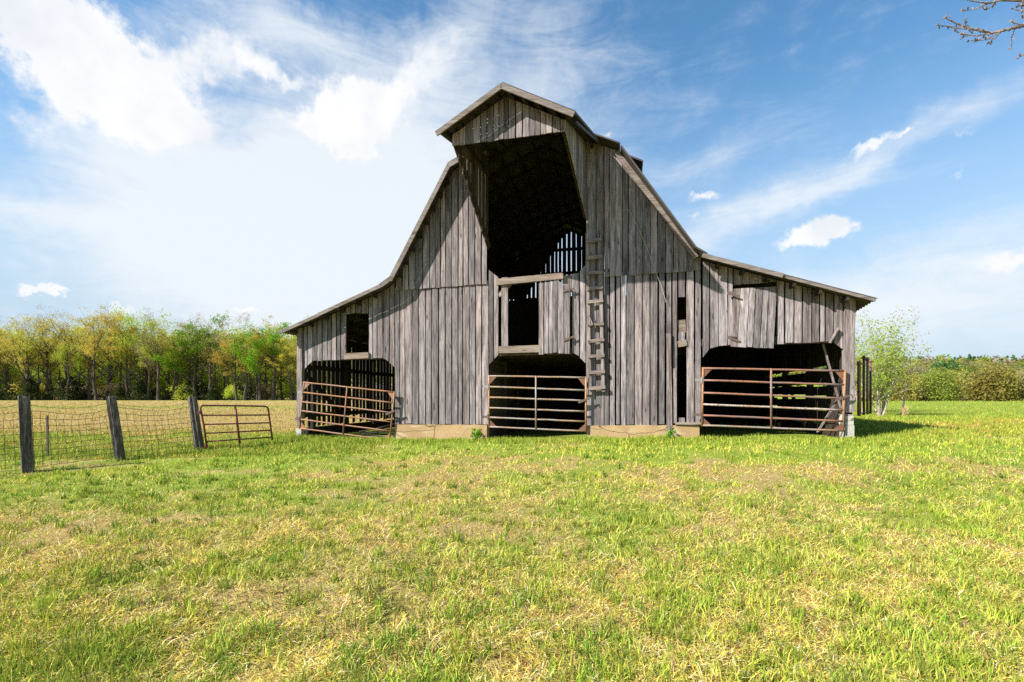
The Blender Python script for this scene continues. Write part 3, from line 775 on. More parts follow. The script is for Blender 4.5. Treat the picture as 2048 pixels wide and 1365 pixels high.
# ------------------------------------------------------------------ gates hung in the openings
def gate(label, xl, xr, yl, yr, xm, mat, gmat, v, r, xlb=None, xrb=None, xmb=None, latch=True, matlist=None, hinge_x=None):
    b = W((xl + xr) / 2, max(yl[-1], yr[-1]), -v)
    root, o = thing_b('field_gate', b[0], v, b[1], label, 'gate', 'rusty tube gates closing the barn bays')
    n = len(yl); xlb = xlb or xl; xrb = xrb or xr; xmb = xmb or xm
    def pt(s, i):
        t = (yl[i] - yl[0]) / (yl[-1] - yl[0])
        x = (xl + (xlb - xl) * t) if s == 0 else (xr + (xrb - xr) * t); y = yl[i] if s == 0 else yr[i]
        a = W(x, y, -v); return Vector((a[0], v, a[1]))
    for i in range(n):
        mb = MB(); p, q = pt(0, i), pt(1, i)
        pts = [p.lerp(q, k / 8) + Vector((0, random.uniform(-.003, .003) if 0 < k < 8 else 0, random.uniform(-.0035, .0035) if 0 < k < 8 else 0)) for k in range(9)]
        mb.tube(pts, r, 8); mb.build('bar', (matlist or {}).get(i, mat), root, o, True)
    for s in (0, 1):
        mb = MB(); mb.tube([pt(s, 0) + Vector((0, 0, r)), pt(s, n - 1) - Vector((0, 0, r))], r * 1.12, 8); mb.build('end_post', gmat, root, o, True)
    mb = MB(); a = W(xm, yl[0] + (yr[0] - yl[0]) * (xm - xl) / (xr - xl), -v); c = W(xmb, yl[-1] + (yr[-1] - yl[-1]) * (xm - xl) / (xr - xl), -v)
    mb.tube([(a[0], v - .012, a[1] + r), (c[0], v - .012, c[1] - r)], r * .95, 8); mb.build('middle_post', mat, root, o, True)
    for s, i, j in ((0, 0, 1), (1, 0, 1), (0, n - 1, n - 2), (1, n - 1, n - 2)):
        p = pt(s, i); q = pt(s, j); h = pt(1 - s, i)
        w1 = (h - p).normalized() * .20; w2 = (q - p) * .85
        mb = MB(); e = Vector((0, .004, 0))
        tri = [p, p + w1, p + w2]
        mb.add([t_ - e for t_ in tri] + [t_ + e for t_ in tri], [(0, 1, 2), (5, 4, 3), (0, 3, 4, 1), (1, 4, 5, 2), (2, 5, 3, 0)])
        mb.build('gusset_plate', rust_dark if gmat is not rust_left else rust_left, root, o)
    for i, m_ in ((1, bracket_mat), (n - 2, hinge_mat)):
        p = pt(0, i); mb = MB(); mb.tube([p + Vector((-.02, -.01, -.07)), p + Vector((-.02, -.01, .07))], .022, 8); mb.beam(p + Vector((-.16, .0, .01)), p + Vector((.01, -.01, .01)), .03, .06)
        mb.build('hinge', m_, root, o)
    if latch:
        p = pt(1, 2); mb = MB(); mb.beam(p + Vector((-.17, -.03, -.04)), p + Vector((.06, -.03, .05)), .02, .05); mb.tube([p + Vector((.04, -.03, .03)), p + Vector((.12, -.03, .08)), p + Vector((.15, -.02, .0))], .012, 6)
        mb.build('latch', hinge_mat, root, o)
    return root
gate('orange rusted tube gate sagging steeply across the barn\'s left shed bay', 608, 789, [765, 785, 804, 822, 839, 857], [785, 806, 826, 844.5, 863, 881], 695, rust_left, rust_left, -.13, .019, 599.5, 779.5, 686.5)
gate('silver and rust tube gate across the barn\'s middle bay beside the ladder', 978, 1172, [752.5, 774, 795, 816, 835, 854], [755.5, 781, 802, 823.5, 843.5, 863], 1072, rust_mid, mat_rust('end_post_rust', (.40, .33, .27), (.36, .18, .08), (.2, .1, .05), .45, 3), -.11, .020)
gate('widest tube gate, purple brown rust, across the barn\'s right shed bay', 1406, 1690, [737, 761, 786, 809, 831, 851], [742, 770, 797, 821, 843, 862], 1542, rust_right, mat_rust('end_post_orange', (.30, .20, .15), (.34, .16, .07), (.2, .09, .05), .45, 3), -.12, .021, 1404, 1686, matlist={5: rust_mid, 3: mat_rust('part_grey', (.42, .38, .34), (.32, .15, .08), (.2, .1, .06), .54, 1.2)})

# ------------------------------------------------------------------ ladder
root, o = thing_b('ladder', U(1190), -.05, ZZ(1190, 790), 'wooden ladder of nailed rungs fixed upright to the barn front', 'ladder')
for (xa, ya, xb, yb) in ((1174, 470, 1180, 790), (1199, 472, 1206.5, 784)):
    a, b = W(xa, ya), W(xb, yb); mb = MB(); mb.board(b[0] - .036, b[0] + .036, (b[1],) * 2, (a[1],) * 2, -.085, .05, 10, .006, tilt=a[0] - b[0]); mb.build('rail', wood_z, root, o)
for k, yy in enumerate((484, 518, 550, 579, 607, 651, 683, 714, 745, 778)):
    t = (yy - 470) / 310; a, b = W(1172 + 6 * t, yy + random.uniform(-1, 2)), W(1200 + 7.5 * t, yy - 2 + random.uniform(-1, 1))
    mb = MB(); mb.beam((a[0], -.105, a[1]), (b[0] + .04, -.105, b[1] + random.uniform(-.015, .015)), .035, random.uniform(.055, .08)); mb.build('rung', wood_rung, root, o)
mb = MB(); a, b = W(1178, 632), W(1186, 652); mb.beam((a[0], -.12, a[1]), (b[0], -.12, b[1]), .02, .07, (0, 1, 0)); mb.build('broken_rung', wood_z, root, o)

# loose rope on the gable
root, o = thing_b('rope', U(1290), -.06, ZZ(1290, 590), 'thin pale rope hanging slantwise across the barn\'s right gable', 'rope')
pts = [(*W(x, y),) for x, y in ((1244, 424), (1254, 421), (1262, 430), (1278, 462), (1296, 505), (1312, 548), (1322, 574), (1332, 607))]
mb = MB(); mb.tube([(p[0], -.062, p[1]) for p in pts], .005, 5); mb.build('rope_strand', mat_bark('rope', (.35, .31, .27), (.5, .46, .42)), root, o)
# poles leaning inside the right bay
for lab, p, q in (('pale pole leaning from the header down behind the widest gate', (1646, 688, .25), (1683, 822, .10)), ('short slanting pole propped behind the widest gate near the ground', (1634, 866, .35), (1680, 792, .18))):
    a, b = W(p[0], p[1], -p[2]), W(q[0], q[1], -q[2])
    root, o = thing_b('wooden_pole', a[0], p[2], min(a[1], b[1]), lab, 'pole')
    mb = MB(); mb.beam((a[0], p[2], a[1]), (b[0], q[2], b[1]), .036, .03, (0, 1, 0)); mb.build('shaft', wood_z, root, o)
# planks lying in the left bay
for k, (u0, v0_, z0_, u1, v1_, z1_, lab) in enumerate((( -4.9, 1.5, .52, -3.3, 3.0, .95, 'long weathered plank slanting up in the left shed bay behind the sagging gate'), (-4.2, .5, .47, -3.15, .75, .50, 'short plank lying flat on the dirt by the right end of the sagging gate'), (-4.6, 1.1, .50, -3.2, 2.0, .62, 'plank lying crosswise on the dirt behind the middle of the sagging gate'))):
    root, o = thing_b('loose_plank', (u0 + u1) / 2, (v0_ + v1_) / 2, min(z0_, z1_), lab, 'plank')
    mb = MB(); mb.beam((u0, v0_, z0_), (u1, v1_, z1_), .14, .03); mb.build('plank_board', wood_x, root, o)

# rusty gate panel standing open beside the right wall
def upright_panel(p, q, z0, z1, label):
    p = Vector(p); q = Vector(q); base = (p.x, p.y, z0)
    root = empty('gate_panel', base, 0, label, 'gate')
    o = Vector(base)
    for k, t in enumerate((0, .38, .70, 1.0)):
        a = p.lerp(q, t); mb = MB(); top = z1 - (.17 if k == 0 else 0)
        mb.tube([(a.x, a.y, z0), (a.x, a.y, top)], .034 if k == 0 else .026, 10)
        mb.tube([(a.x, a.y, top - .07), (a.x, a.y, top - .03)], .042, 10); mb.build('upright', rust_left if k == 0 else rust_right if k == 2 else rust_dark, root, o, True)
    for k in range(2):
        zz = z0 + .05 + (z1 - z0 - .25) * k
        mb = MB(); mb.tube([(p.x, p.y, zz), (q.x, q.y, zz)], .012, 8); mb.build('bar', rust_dark, root, o, True)
    return root
pp = at(1718, 832, 10.35); qq = at(1741, 832, 11.9)
upright_panel((pp.x, pp.y, 0), (qq.x, qq.y, 0), 1.12, 2.46, 'dark rusty gate panel standing end-on beside the barn\'s right corner')

# ------------------------------------------------------------------ fence
def post(px_t, py_t, px_b, py_b, r, seed, label):
    rs = random.Random(seed)
    # depth from the ground below the foot of the post
    Y = 9.0
    for _ in range(30):
        b = at(px_b, py_b, Y); gz = float(ground_z(b.x, b.y)); Y = (EYE - gz) * F / (py_b - HY)
    b = at(px_b, py_b, Y); t = at(px_t, py_t, Y)
    root = empty('fence_post', b, 0, label, 'post', 'old wooden fence posts in the pasture')
    mb = MB(); n = 14; m = 14; o = 0
    for i in range(m + 1):
        f = -.12 + 1.12 * i / m
        c = b.lerp(t, f)
        for k in range(n):
            a = 2 * math.pi * k / n
            rr_ = r * (1.06 - .10 * f) * (1 + .06 * math.sin(a * 3 + seed) + .05 * math.sin(a * 5 + f * 3 + seed * 2) + rs.uniform(-.03, .03)) * (.94 if i == m else 1)
            if k == 10 + seed % 2: rr_ *= .62
            if k == 12: rr_ *= .9
            if i == 7 and k in (10, 11): rr_ *= 1.12
            mb.v.append((c.x + rr_ * math.cos(a), c.y + rr_ * math.sin(a), c.z + (rs.uniform(-.035, .02) if i == m else 0)))
    for i in range(m):
        for k in range(n): mb.f.append((i * n + k, i * n + (k + 1) % n, (i + 1) * n + (k + 1) % n, (i + 1) * n + k))
    mb.f.append(tuple(m * n + k for k in range(n)))
    mb.build('timber', wood_post, root, b, False)
    return b, t
F1 = post(48, 793, 56, 940, .083, 1, 'upright grey fence post at the far left, thick with a dark split')
F2 = post(222, 793, 241, 919, .086, 2, 'leaning grey fence post midway along the wire fence')
F3 = post(385, 794, 400, 900, .095, 3, 'dark fence post carrying the small red gate')
# woven wire between the posts
dirn = (F1[0] - F2[0]); F0b = F1[0] + dirn * 1.0; F0t = F1[1] + dirn * 1.0
wroot = empty('wire_fence', (F1[0] + F3[0]) / 2, 0, 'sagging woven wire fence strung between the three wooden posts', 'fence')
wo_ = Vector(wroot.location)
def span(b0, t0, b1, t1, nv, sag, seed, h0=.80, h1=.80):
    rs = random.Random(seed); rows = (.03, .11, .19, .28, .37, .47, .57, .68, .80, .92)
    back = Vector((0, .13, 0))
    grid = []
    for i in range(nv + 1):
        f = i / nv; bb = b0.lerp(b1, f) + back; tt = t0.lerp(t1, f) + back
        gz = float(ground_z(bb.x, bb.y)); bb.z = gz + .02
        s_ = sag * math.sin(math.pi * f) ** 1.3
        col = []
        for k, r_ in enumerate(rows):
            p = bb.lerp(tt, r_ * (h0 + (h1 - h0) * f) / .92)
            p.z -= s_ * (r_ ** 3) ; p.x += rs.uniform(-.005, .005) + (.06 * math.sin(math.pi * f) if k == 9 else 0); p.z += rs.uniform(-.006, .006)
            col.append(p)
        grid.append(col)
    mb = MB()
    for k in range(len(rows)): mb.tube([c[k] for c in grid], .0042, 4, False)
    for c in grid: mb.tube(c, .0038, 4, False)
    mb.build('wire_mesh', wire_mat, wroot, wo_)
    mb = MB(); pts = []
    for i in range(13):
        f = i / 12; p = t0.lerp(t1, f) + Vector((0, .1, -.16 + .05 * f)); p.z -= .10 * math.sin(math.pi * f); pts.append(p)
    mb.tube(pts, .0038, 4, False); mb.build('top_strand', wire_mat, wroot, wo_)
span(F0b, F0t, F1[0], F1[1], 11, .05, 1)
span(F1[0], F1[1], F2[0], F2[1], 12, .14, 2, .80, .82)
span(F2[0], F2[1], F3[0], F3[1], 12, .13, 3, .82, .84)
# thin steel stake
sb = at(96, 888, 10.4); st_ = at(94, 832, 10.4)
mb = MB(); b = Vector((sb.x, sb.y, float(ground_z(sb.x, sb.y)) - .1)); mb.beam(b, (st_.x, st_.y, st_.z), .035, .012, (0, 1, 0)); mb.beam(b + Vector((0, .012, 0)), (st_.x, st_.y + .012, st_.z), .008, .03, (0, 1, 0))
tag(mb.build('steel_stake', wire_mat, None), 'thin dark steel stake standing behind the wire fence', 'stake')

# small red gate
GY0 = F3[0].y - .12
def gp(x, y):
    Y = GY0 + (x - 404) / 140 * .9; return at(x, y, Y)
gb = gp(404, 896)
rg = empty('red_gate', gb, 0, 'small dark red tube gate with rounded corners hung on a fence post', 'gate')
mb = MB()
fr = [gp(*q) for q in ((414, 894), (407.5, 850), (401, 817), (402, 813), (405, 811.3), (470, 811.8), (530, 813), (534, 814.5), (536.5, 818), (540, 845), (545, 880))]
mb.tube(fr, .021, 8); mb.build('frame', paint_red, rg, gb, True)
for (ya, yb) in ((831, 830.5), (849.5, 846), (867, 861), (883.5, 875)):
    xa = 401 + (ya - 817) / 77 * 13 + 1; mb = MB(); mb.tube([gp(xa, ya), gp(537 + (yb - 820) / 60 * 8, yb)], .017, 8); mb.build('bar', paint_red, rg, gb, True)
mb = MB(); mb.tube([gp(470.5, 812), gp(480, 888)], .024, 8); mb.build('middle_post', paint_red, rg, gb, True)
for yy in (825, 893):
    p = gp(400 + (yy - 817) / 77 * 13, yy); mb = MB(); mb.tube([p + Vector((0, -.01, -.04)), p + Vector((0, -.01, .04))], .032, 8); mb.beam(p + Vector((-.06, .03, 0)), p, .025, .04); mb.build('hinge', paint_red, rg, gb)

# ------------------------------------------------------------------ grass
def blades(n, pos, h, wd, lean, col, bend=.5):
    """five-point blades as two faces (quad + tip), numpy; returns (n,4,3) quads and (n,3,3) tris"""
    a = RNG.uniform(0, 2 * np.pi, n); la = RNG.uniform(0, 2 * np.pi, n)
    side = np.stack([np.cos(a), np.sin(a), np.zeros(n)], -1)
    ld = np.stack([np.cos(la), np.sin(la), np.zeros(n)], -1)
    upv = np.zeros((n, 3)); upv[:, 2] = 1
    m = pos + upv * (h * .55 * np.cos(lean * .8))[:, None] + ld * (h * .55 * np.sin(lean * .8))[:, None]
    l2 = np.minimum(lean * 1.5, 1.5)
    t = m + upv * (h * .45 * np.cos(l2))[:, None] + ld * (h * .45 * np.sin(l2))[:, None]
    w2 = (wd / 2)[:, None]
    q = np.stack([pos - side * w2, pos + side * w2, m + side * w2 * .8, m - side * w2 * .8], 1)
    return q, t, m, side * w2 * .8
def grass_object(name, x, y, h, wd, lean, col, label):
    keep = np.ones(len(x), bool)
    u, v = inv(x, y); keep &= ~((v > -.10) & (v < DEEP + .1) & (u > -5.9) & (u < 7.25))
    x, y, h, wd, lean, col = x[keep], y[keep], h[keep], wd[keep], lean[keep], col[keep]
    n = len(x); pos = np.stack([x, y, ground_z(x, y) - .01], -1)
    q, t, m, sw = blades(n, pos, h, wd, lean, col)
    verts = np.concatenate([q, t[:, None, :]], 1)  # 5 verts per blade
    base = np.arange(n)[:, None] * 5
    loops = np.concatenate([base + np.array([[0, 1, 2, 3]]), base + np.array([[3, 2, 4]])], 1)
    me = bpy.data.meshes.new(name)
    me.vertices.add(n * 5); me.vertices.foreach_set('co', verts.astype(np.float32).ravel())
    me.loops.add(n * 7); me.loops.foreach_set('vertex_index', loops.astype(np.int32).ravel())
    ls = np.stack([np.arange(n) * 7, np.arange(n) * 7 + 4], 1).ravel()
    me.polygons.add(n * 2); me.polygons.foreach_set('loop_start', ls.astype(np.int32))
    me.update(calc_edges=True)
    c5 = np.repeat(np.concatenate([col, np.ones((n, 1))], 1)[:, None, :], 5, 1).copy()
    
    ca = me.color_attributes.new('tint', 'FLOAT_COLOR', 'POINT'); ca.data.foreach_set('color', c5.astype(np.float32).ravel())
    me.materials.append(blade_mat)
    ob = bpy.data.objects.new(name, me); COL.objects.link(ob)
    return tag(ob, label, 'grass', kind='stuff')
def scatter(n, d0, d1, sp=1.2):
    inv_d = RNG.uniform(1 / d1, 1 / d0, n); d = 1 / inv_d
    return RNG.uniform(-sp, sp, n) * d, d
GREENS = np.array([(.29, .41, .035), (.38, .48, .05), (.50, .55, .07), (.20, .33, .035), (.58, .58, .10), (.41, .47, .08)])
STRAWS = np.array([(.76, .60, .24), (.84, .70, .36), (.66, .47, .16), (.48, .30, .10), (.85, .74, .42), (.74, .58, .14), (.46, .25, .075), (.34, .20, .07)])
LIMES = np.array([(.72, .60, .09), (.80, .66, .13), (.58, .54, .08), (.82, .64, .13)])
N = 400000
x, y = scatter(N, 2.1, 16.5)
clump = vnoise(x * 4.5 + 11, y * 4.5 + 2) * .6 + vnoise(x * 11, y * 11) * .4
g = greenness(x, y)
isg = RNG.random(N) < np.clip(g * (.28 + .72 * sstep(6, 9.5, y)) + (clump - .5) * .5, .03, .95)
tall = sstep(.45, .8, clump) * isg * .7
bare = fbm(x * .9 + 90, y * 1.3 + 3, 3)
kp = (bare < .60) | (RNG.random(N) < .30)
h = np.where(isg, RNG.uniform(.03, .075, N) + tall * RNG.uniform(.0, .11, N), RNG.uniform(.03, .14, N))
h = h * np.where(RNG.random(N) < .03, 1.5, 1.0)
wd = np.where(isg, RNG.uniform(.005, .009, N), RNG.uniform(.004, .0085, N)) * np.maximum(1, y / 5.5)
lean = np.where(isg, RNG.uniform(.1, 1.0, N), RNG.uniform(1.0, 1.62, N))
lime = (RNG.random(N) < .40) & (tall < .5)
col = np.where(isg[:, None], GREENS[RNG.integers(0, 6, N)], STRAWS[RNG.integers(0, 8, N)])
col = np.where(lime[:, None], LIMES[RNG.integers(0, 4, N)], col) * RNG.uniform(.75, 1.15, (N, 1))
col = np.clip(col, 0, .9)
yel = (fbm(x * .4 + 50, y * .4, 3))[:, None]
col = np.where(isg[:, None], col * (1 + (yel - .5) * np.array([[.9, .35, .2]])), col)
x, y, h, wd, lean, col = x[kp], y[kp], h[kp], wd[kp], lean[kp], col[kp]
# upright green tufts standing out of the thatch
K = 6500
tx, ty = scatter(K, 2.1, 13)
kp = RNG.random(K) < np.clip(greenness(tx, ty) * 1.1 + .12, 0, 1); tx, ty = tx[kp], ty[kp]; K = len(tx)
per = 26; tr_ = RNG.uniform(.015, .08, K); th_ = RNG.uniform(.045, .135, K); tc_ = GREENS[RNG.integers(0, 6, K)] * RNG.uniform(.5, 1.0, (K, 1))
ix = np.repeat(np.arange(K), per); n_t = len(ix)
x = np.concatenate([x, tx[ix] + RNG.normal(0, 1, n_t) * tr_[ix]]); y = np.concatenate([y, ty[ix] + RNG.normal(0, 1, n_t) * tr_[ix]])
h = np.concatenate([h, th_[ix] * RNG.uniform(.5, 1.15, n_t)]); wd = np.concatenate([wd, RNG.uniform(.0045, .0095, n_t) * np.maximum(1, ty[ix] / 5.5)])
lean = np.concatenate([lean, RNG.uniform(.05, .75, n_t)]); col = np.concatenate([col, np.clip(tc_[ix] * RNG.uniform(.8, 1.2, (n_t, 1)), 0, .9)])
grass_object('grass', x, y, h, wd, lean, col, 'patchy spring grass mixed with dry straw in front of the barn')
# broader grass of the fields beside and behind
N2 = 170000
x, y = scatter(N2, 10.0, 60, 1.25)
okm = (x < -3) | (x > 6.5); x, y = x[okm], y[okm]; n2 = len(x)
g = greenness(x, y); isg = RNG.random(n2) < g
fieldtone = .70; h = RNG.uniform(.05, .13, n2) * np.where(isg, 1.15, .7); wd = RNG.uniform(.008, .014, n2) * np.maximum(1, y / 14)
col = np.where(isg[:, None], GREENS[RNG.integers(0, 6, n2)], STRAWS[RNG.integers(0, 6, n2)] * np.array([[1.0, .80, .34]])) * RNG.uniform(.8, 1.15, (n2, 1)) * fieldtone
grass_object('field_grass', x, y, h, wd, RNG.uniform(.1, .9, n2), col, 'short grass of the open fields left and right of the barn')
# rank grass against the barn front and its right side
N3 = 26000
u = RNG.uniform(-6.2, 8.2, N3); v = -np.abs(RNG.normal(0, .35, N3)) - .12
sidem = RNG.random(N3) < .25
u = np.where(sidem, RNG.uniform(7.3, 9.6, N3), u); v = np.where(sidem, RNG.uniform(-.6, 4, N3), v)
x = u * CU + v * SU; y = D0 - u * SU + v * CU
cl = vnoise(u * 3, v * 3 + 9)
h = RNG.uniform(.05, .13, N3) * (.6 + cl); wd = RNG.uniform(.006, .011, N3)
col = GREENS[RNG.integers(0, 6, N3)] * RNG.uniform(.55, 1.0, (N3, 1))
grass_object('tall_grass', x, y, h, wd, RNG.uniform(.05, .6, N3), col, 'taller bright green grass along the foot of the barn')

# ------------------------------------------------------------------ plants
def leaf_quads(cent, size, flat=0.0):
    n = len(cent); a = RNG.normal(0, 1, (n, 3)); a /= np.linalg.norm(a, axis=1)[:, None]
    b = RNG.normal(0, 1, (n, 3)); b -= (a * b).sum(1)[:, None] * a; b /= np.linalg.norm(b, axis=1)[:, None]
    s = size[:, None]
    return np.stack([cent - a * s, cent - b * s * .55, cent + a * s, cent + b * s * .55], 1)
def grow(rs, mb, tips, p, d, L, r, depth, maxd, spread, up_, n=5, kids=(2, 4), sides=5, shrink=.62):
    pts = [p]; rad = [r]; dd = d.normalized(); q = p.copy()
    for i in range(n):
        dd = (dd + Vector((rs.uniform(-1, 1), rs.uniform(-1, 1), rs.uniform(-.6, .6))) * .13 + Vector((0, 0, up_ * .06))).normalized()
        q = q + dd * (L / n); pts.append(q.copy()); rad.append(r * (1 - .62 * (i + 1) / n))
    mb.tube(pts, rad, max(3, sides - depth), False)
    if depth >= maxd:
        tips.append((pts[-1], L)); tips.append((pts[-3], L)); return
    k = rs.randint(*kids)
    for j in range(k):
        i = rs.randint(max(1, n // 3), n); pp_ = pts[i]
        ax_ = Vector((rs.uniform(-1, 1), rs.uniform(-1, 1), rs.uniform(-.2, .9)))
        nd = (dd * (1 - spread) + ax_.normalized() * spread)
        grow(rs, mb, tips, pp_, nd, L * rs.uniform(shrink - .12, shrink + .12), rad[i] * .7, depth + 1, maxd, spread, up_, max(3, n - 1), kids, sides, shrink)
    nd = dd + Vector((rs.uniform(-.3, .3), rs.uniform(-.3, .3), .2))
    grow(rs, mb, tips, pts[-1], nd, L * shrink, rad[-1], depth + 1, maxd, spread, up_, max(3, n - 1), kids, sides, shrink)
def tree_proto(seed, H, lm, bk, name='deciduous_tree', leaf_n=3200, leaf_s=(.10, .20), fork=.38, spread=.55, cl=.55, wide=1.0, low=.25):
    rs = random.Random(seed)
    mb = MB(); tips = []
    # trunk
    n = 9; pts = []; rad = []; p = Vector((0, 0, -.3)); r0 = H * .018
    for i in range(n + 1):
        t = i / n; pts.append(Vector((p.x, p.y, -.3 + (H * .80 + .3) * t))); rad.append(r0 * (1.15 - .92 * t) * (1.35 if i == 0 else 1))
        p += Vector((rs.uniform(-1, 1), rs.uniform(-1, 1), 0)) * H * .014
    mb.tube(pts, rad, 8, False); tips.append((pts[-1], H * .16))
    k = rs.randint(8, 11)
    for j in range(k):
        t = low + (.95 - low) * (j + rs.random() * .6) / k if rs.random() < .9 else fork
        i = min(n - 1, max(1, int(t * n))); ang = j * 2.4 + rs.uniform(-.5, .5)
        upf = rs.uniform(.55, 1.25)
        d = Vector((math.cos(ang), math.sin(ang), upf))
        L = H * (.36 - .20 * abs(t - .5)) * rs.uniform(.75, 1.15) * wide
        grow(rs, mb, tips, pts[i].copy(), d, L, rad[i] * .62, 1, 3, spread, .9, 4, (2, 3), 6)
    rg_ = np.random.default_rng(seed)
    tp = np.array([tuple(t[0]) for t in tips])
    keep = (tp[:, 2] > H * low * .8) & (rg_.random(len(tp)) < .62); tp = tp[keep]
    wgt = rg_.uniform(.15, 1, len(tp)) ** 1.6; c = tp[rg_.choice(len(tp), leaf_n, p=wgt / wgt.sum())]
    dens = rg_.random(len(tp)); 
    c = c + rg_.normal(0, cl, (leaf_n, 3)) * np.array([1, 1, .75])
    root = empty(name, (0, 0, 0))
    mb.build('trunk', bk, root)
    quads('crown', leaf_quads(c, rg_.uniform(leaf_s[0], leaf_s[1], leaf_n)), [lm], 4, parent=root)
    return root
def cedar_proto(seed, H, R):
    rg_ = np.random.default_rng(seed); n = 2600
    t = rg_.random(n) ** .8; ang = rg_.uniform(0, 2 * np.pi, n)
    lob = 1 + .5 * np.sin(ang * 2 + t * 7 + seed) + .35 * np.sin(ang * 5 + t * 17 + seed)
    rr_ = R * 1.15 * (1 - t ** 1.6) * (.75 + .25 * np.sin(t * 13 + seed)) * lob * np.sqrt(rg_.uniform(.25, 1, n)) + .05
    c = np.stack([rr_ * np.cos(ang), rr_ * np.sin(ang), .05 + t * H], -1) + rg_.normal(0, .08, (n, 3))
    root = empty('cedar_bush', (0, 0, 0)); mb = MB(); mb.tube([(0, 0, -.2), (0, 0, H * .8)], [.1, .03], 6, False); mb.build('trunk', bark, root)
    quads('crown', leaf_quads(c, rg_.uniform(.10, .22, n)), [leaf_cedar], 4, parent=root); return root
def sapling_proto(seed, H, lm, n=1500, bk=bark):
    rs = random.Random(seed); mb = MB(); tips = []
    pts = [Vector((0, 0, -.2))]; 
    for i in range(6): pts.append(pts[-1] + Vector((rs.uniform(-.12, .12), rs.uniform(-.12, .12), H / 6.2)))
    mb.tube(pts, [H * .011 * (1 - .12 * i) for i in range(7)], 6, False); tips.append((pts[-1], 1))
    for j in range(9):
        i = 1 + j % 5; a = j * 2.4
        grow(rs, mb, tips, pts[i + 1].copy(), Vector((math.cos(a), math.sin(a), rs.uniform(.3, 1))), H * .22, H * .005, 2, 3, .6, .6, 4, (1, 3), 6)
    rg_ = np.random.default_rng(seed); tp = np.array([tuple(t[0]) for t in tips])
    c = tp[rg_.integers(0, len(tp), n)] + rg_.normal(0, .5, (n, 3))
    root = empty('sapling', (0, 0, 0)); mb.build('trunk', bk, root); quads('crown', leaf_quads(c, rg_.uniform(.08, .17, n)), [lm], 4, parent=root); return root

def shrub_proto(seed, lm):
    rg_ = np.random.default_rng(seed); K = 14; n = 1500
    cc = rg_.normal(0, 1, (K, 3)) * np.array([.9, .7, .45]) + np.array([0, 0, .95]); cc[:, 2] = np.abs(cc[:, 2])
    c = cc[rg_.integers(0, K, n)] + rg_.normal(0, .24, (n, 3)); c[:, 2] = np.abs(c[:, 2])
    root = empty('shrub', (0, 0, 0)); mb = MB()
    for k in range(K): mb.tube([(0, 0, -.1), tuple(cc[k] * .5), tuple(cc[k])], [.03, .02, .008], 4, False)
    mb.build('stems', bark, root); quads('leaves', leaf_quads(c, rg_.uniform(.06, .12, n)), [lm], 4, parent=root); return root
slim = [tree_proto(140, 12.0, leaf_mid, bark, 'slender_tree', leaf_n=3200, leaf_s=(.06, .11), cl=.35, low=.62, wide=.5), tree_proto(141, 12.0, leaf_olive, bark, 'slender_tree', leaf_n=2800, leaf_s=(.055, .10), cl=.32, low=.64, wide=.5)]
used = set()
def plant(proto, x, y, rz, sc, label, cat, group=None, dz=0.0):
    loc = (x, y, float(ground_z(x, y)) + dz)
    if proto.name not in used:
        used.add(proto.name); proto.location = loc; proto.rotation_euler = (0, 0, rz); proto.scale = sc if hasattr(sc, '__len__') else (sc,) * 3
        proto['label'] = label; proto['category'] = cat
        if group: proto['group'] = group
        return proto
    r = dup(proto, loc, rz, sc, label, group); r['category'] = cat; return r
rs = random.Random(5)
olive = [tree_proto(20 + i, 13.0, leaf_olive, bark, leaf_n=7000, leaf_s=(.06, .115), cl=.30, low=.42) for i in range(3)]
gold = [tree_proto(30 + i, 13.0, leaf_gold, bark, leaf_n=7000, leaf_s=(.06, .115), cl=.30, low=.40) for i in range(2)]
brown = [tree_proto(40 + i, 13.0, leaf_brown, bark, leaf_n=4200, leaf_s=(.045, .09), spread=.45, cl=.30, low=.5) for i in range(2)]
green = [tree_proto(50 + i, 13.0, leaf_green, bark, leaf_n=9000, leaf_s=(.09, .16), cl=.38, low=.34) for i in range(2)]
back = [tree_proto(60 + i, 13.0, leaf_mid, bark, leaf_n=7000, leaf_s=(.08, .15), cl=.55, low=.2) for i in range(2)]
sap = [sapling_proto(70 + i, 6.5, [leaf_mid, leaf_lime, leaf_mid][i], 1300) for i in range(3)]
ced = [cedar_proto(80 + i, 4.2, 1.7) for i in range(2)]
WG = 'trees of the wood edge left of the barn'
# front row, read off the photograph: pixel x, top y, kind
front = [(-60, 650, 'o'), (-10, 645, 'g'), (50, 628, 'o'), (95, 634, 'b'), (140, 630, 'g'), (180, 627, 'b'), (212, 622, 'o'), (262, 628, 'g'), (292, 622, 'G2'), (318, 634, 'b'), (352, 640, 'o'),
         (392, 638, 'G'), (420, 632, 'b'), (456, 646, 'b'), (490, 650, 'g'), (520, 645, 'G'), (552, 668, 'o'), (585, 676, 'g'), (620, 672, 'o'), (665, 668, 'b'), (-130, 640, 'b'), (-190, 640, 'o')]
names = {'o': ('olive green budding tree', olive), 'g': ('golden yellow budding tree', gold), 'b': ('brown thinly budded tree', brown), 'G': ('full bright green leafed tree', green), 'G2': ('pale green topped tree', back)}
special = {392: 'full bright green leafed tree standing out in the wood edge above the small red gate', 520: 'darker full green tree at the right end of the wood edge towards the barn', 292: 'pale green tree in the wood edge rising above the middle fence posts',
           50: 'olive budding tree in the wood edge right above the leftmost fence post', 212: 'olive budding tree in the wood edge right behind the leaning middle post', 456: 'brown bare-looking tree in the wood edge between the two full green trees'}
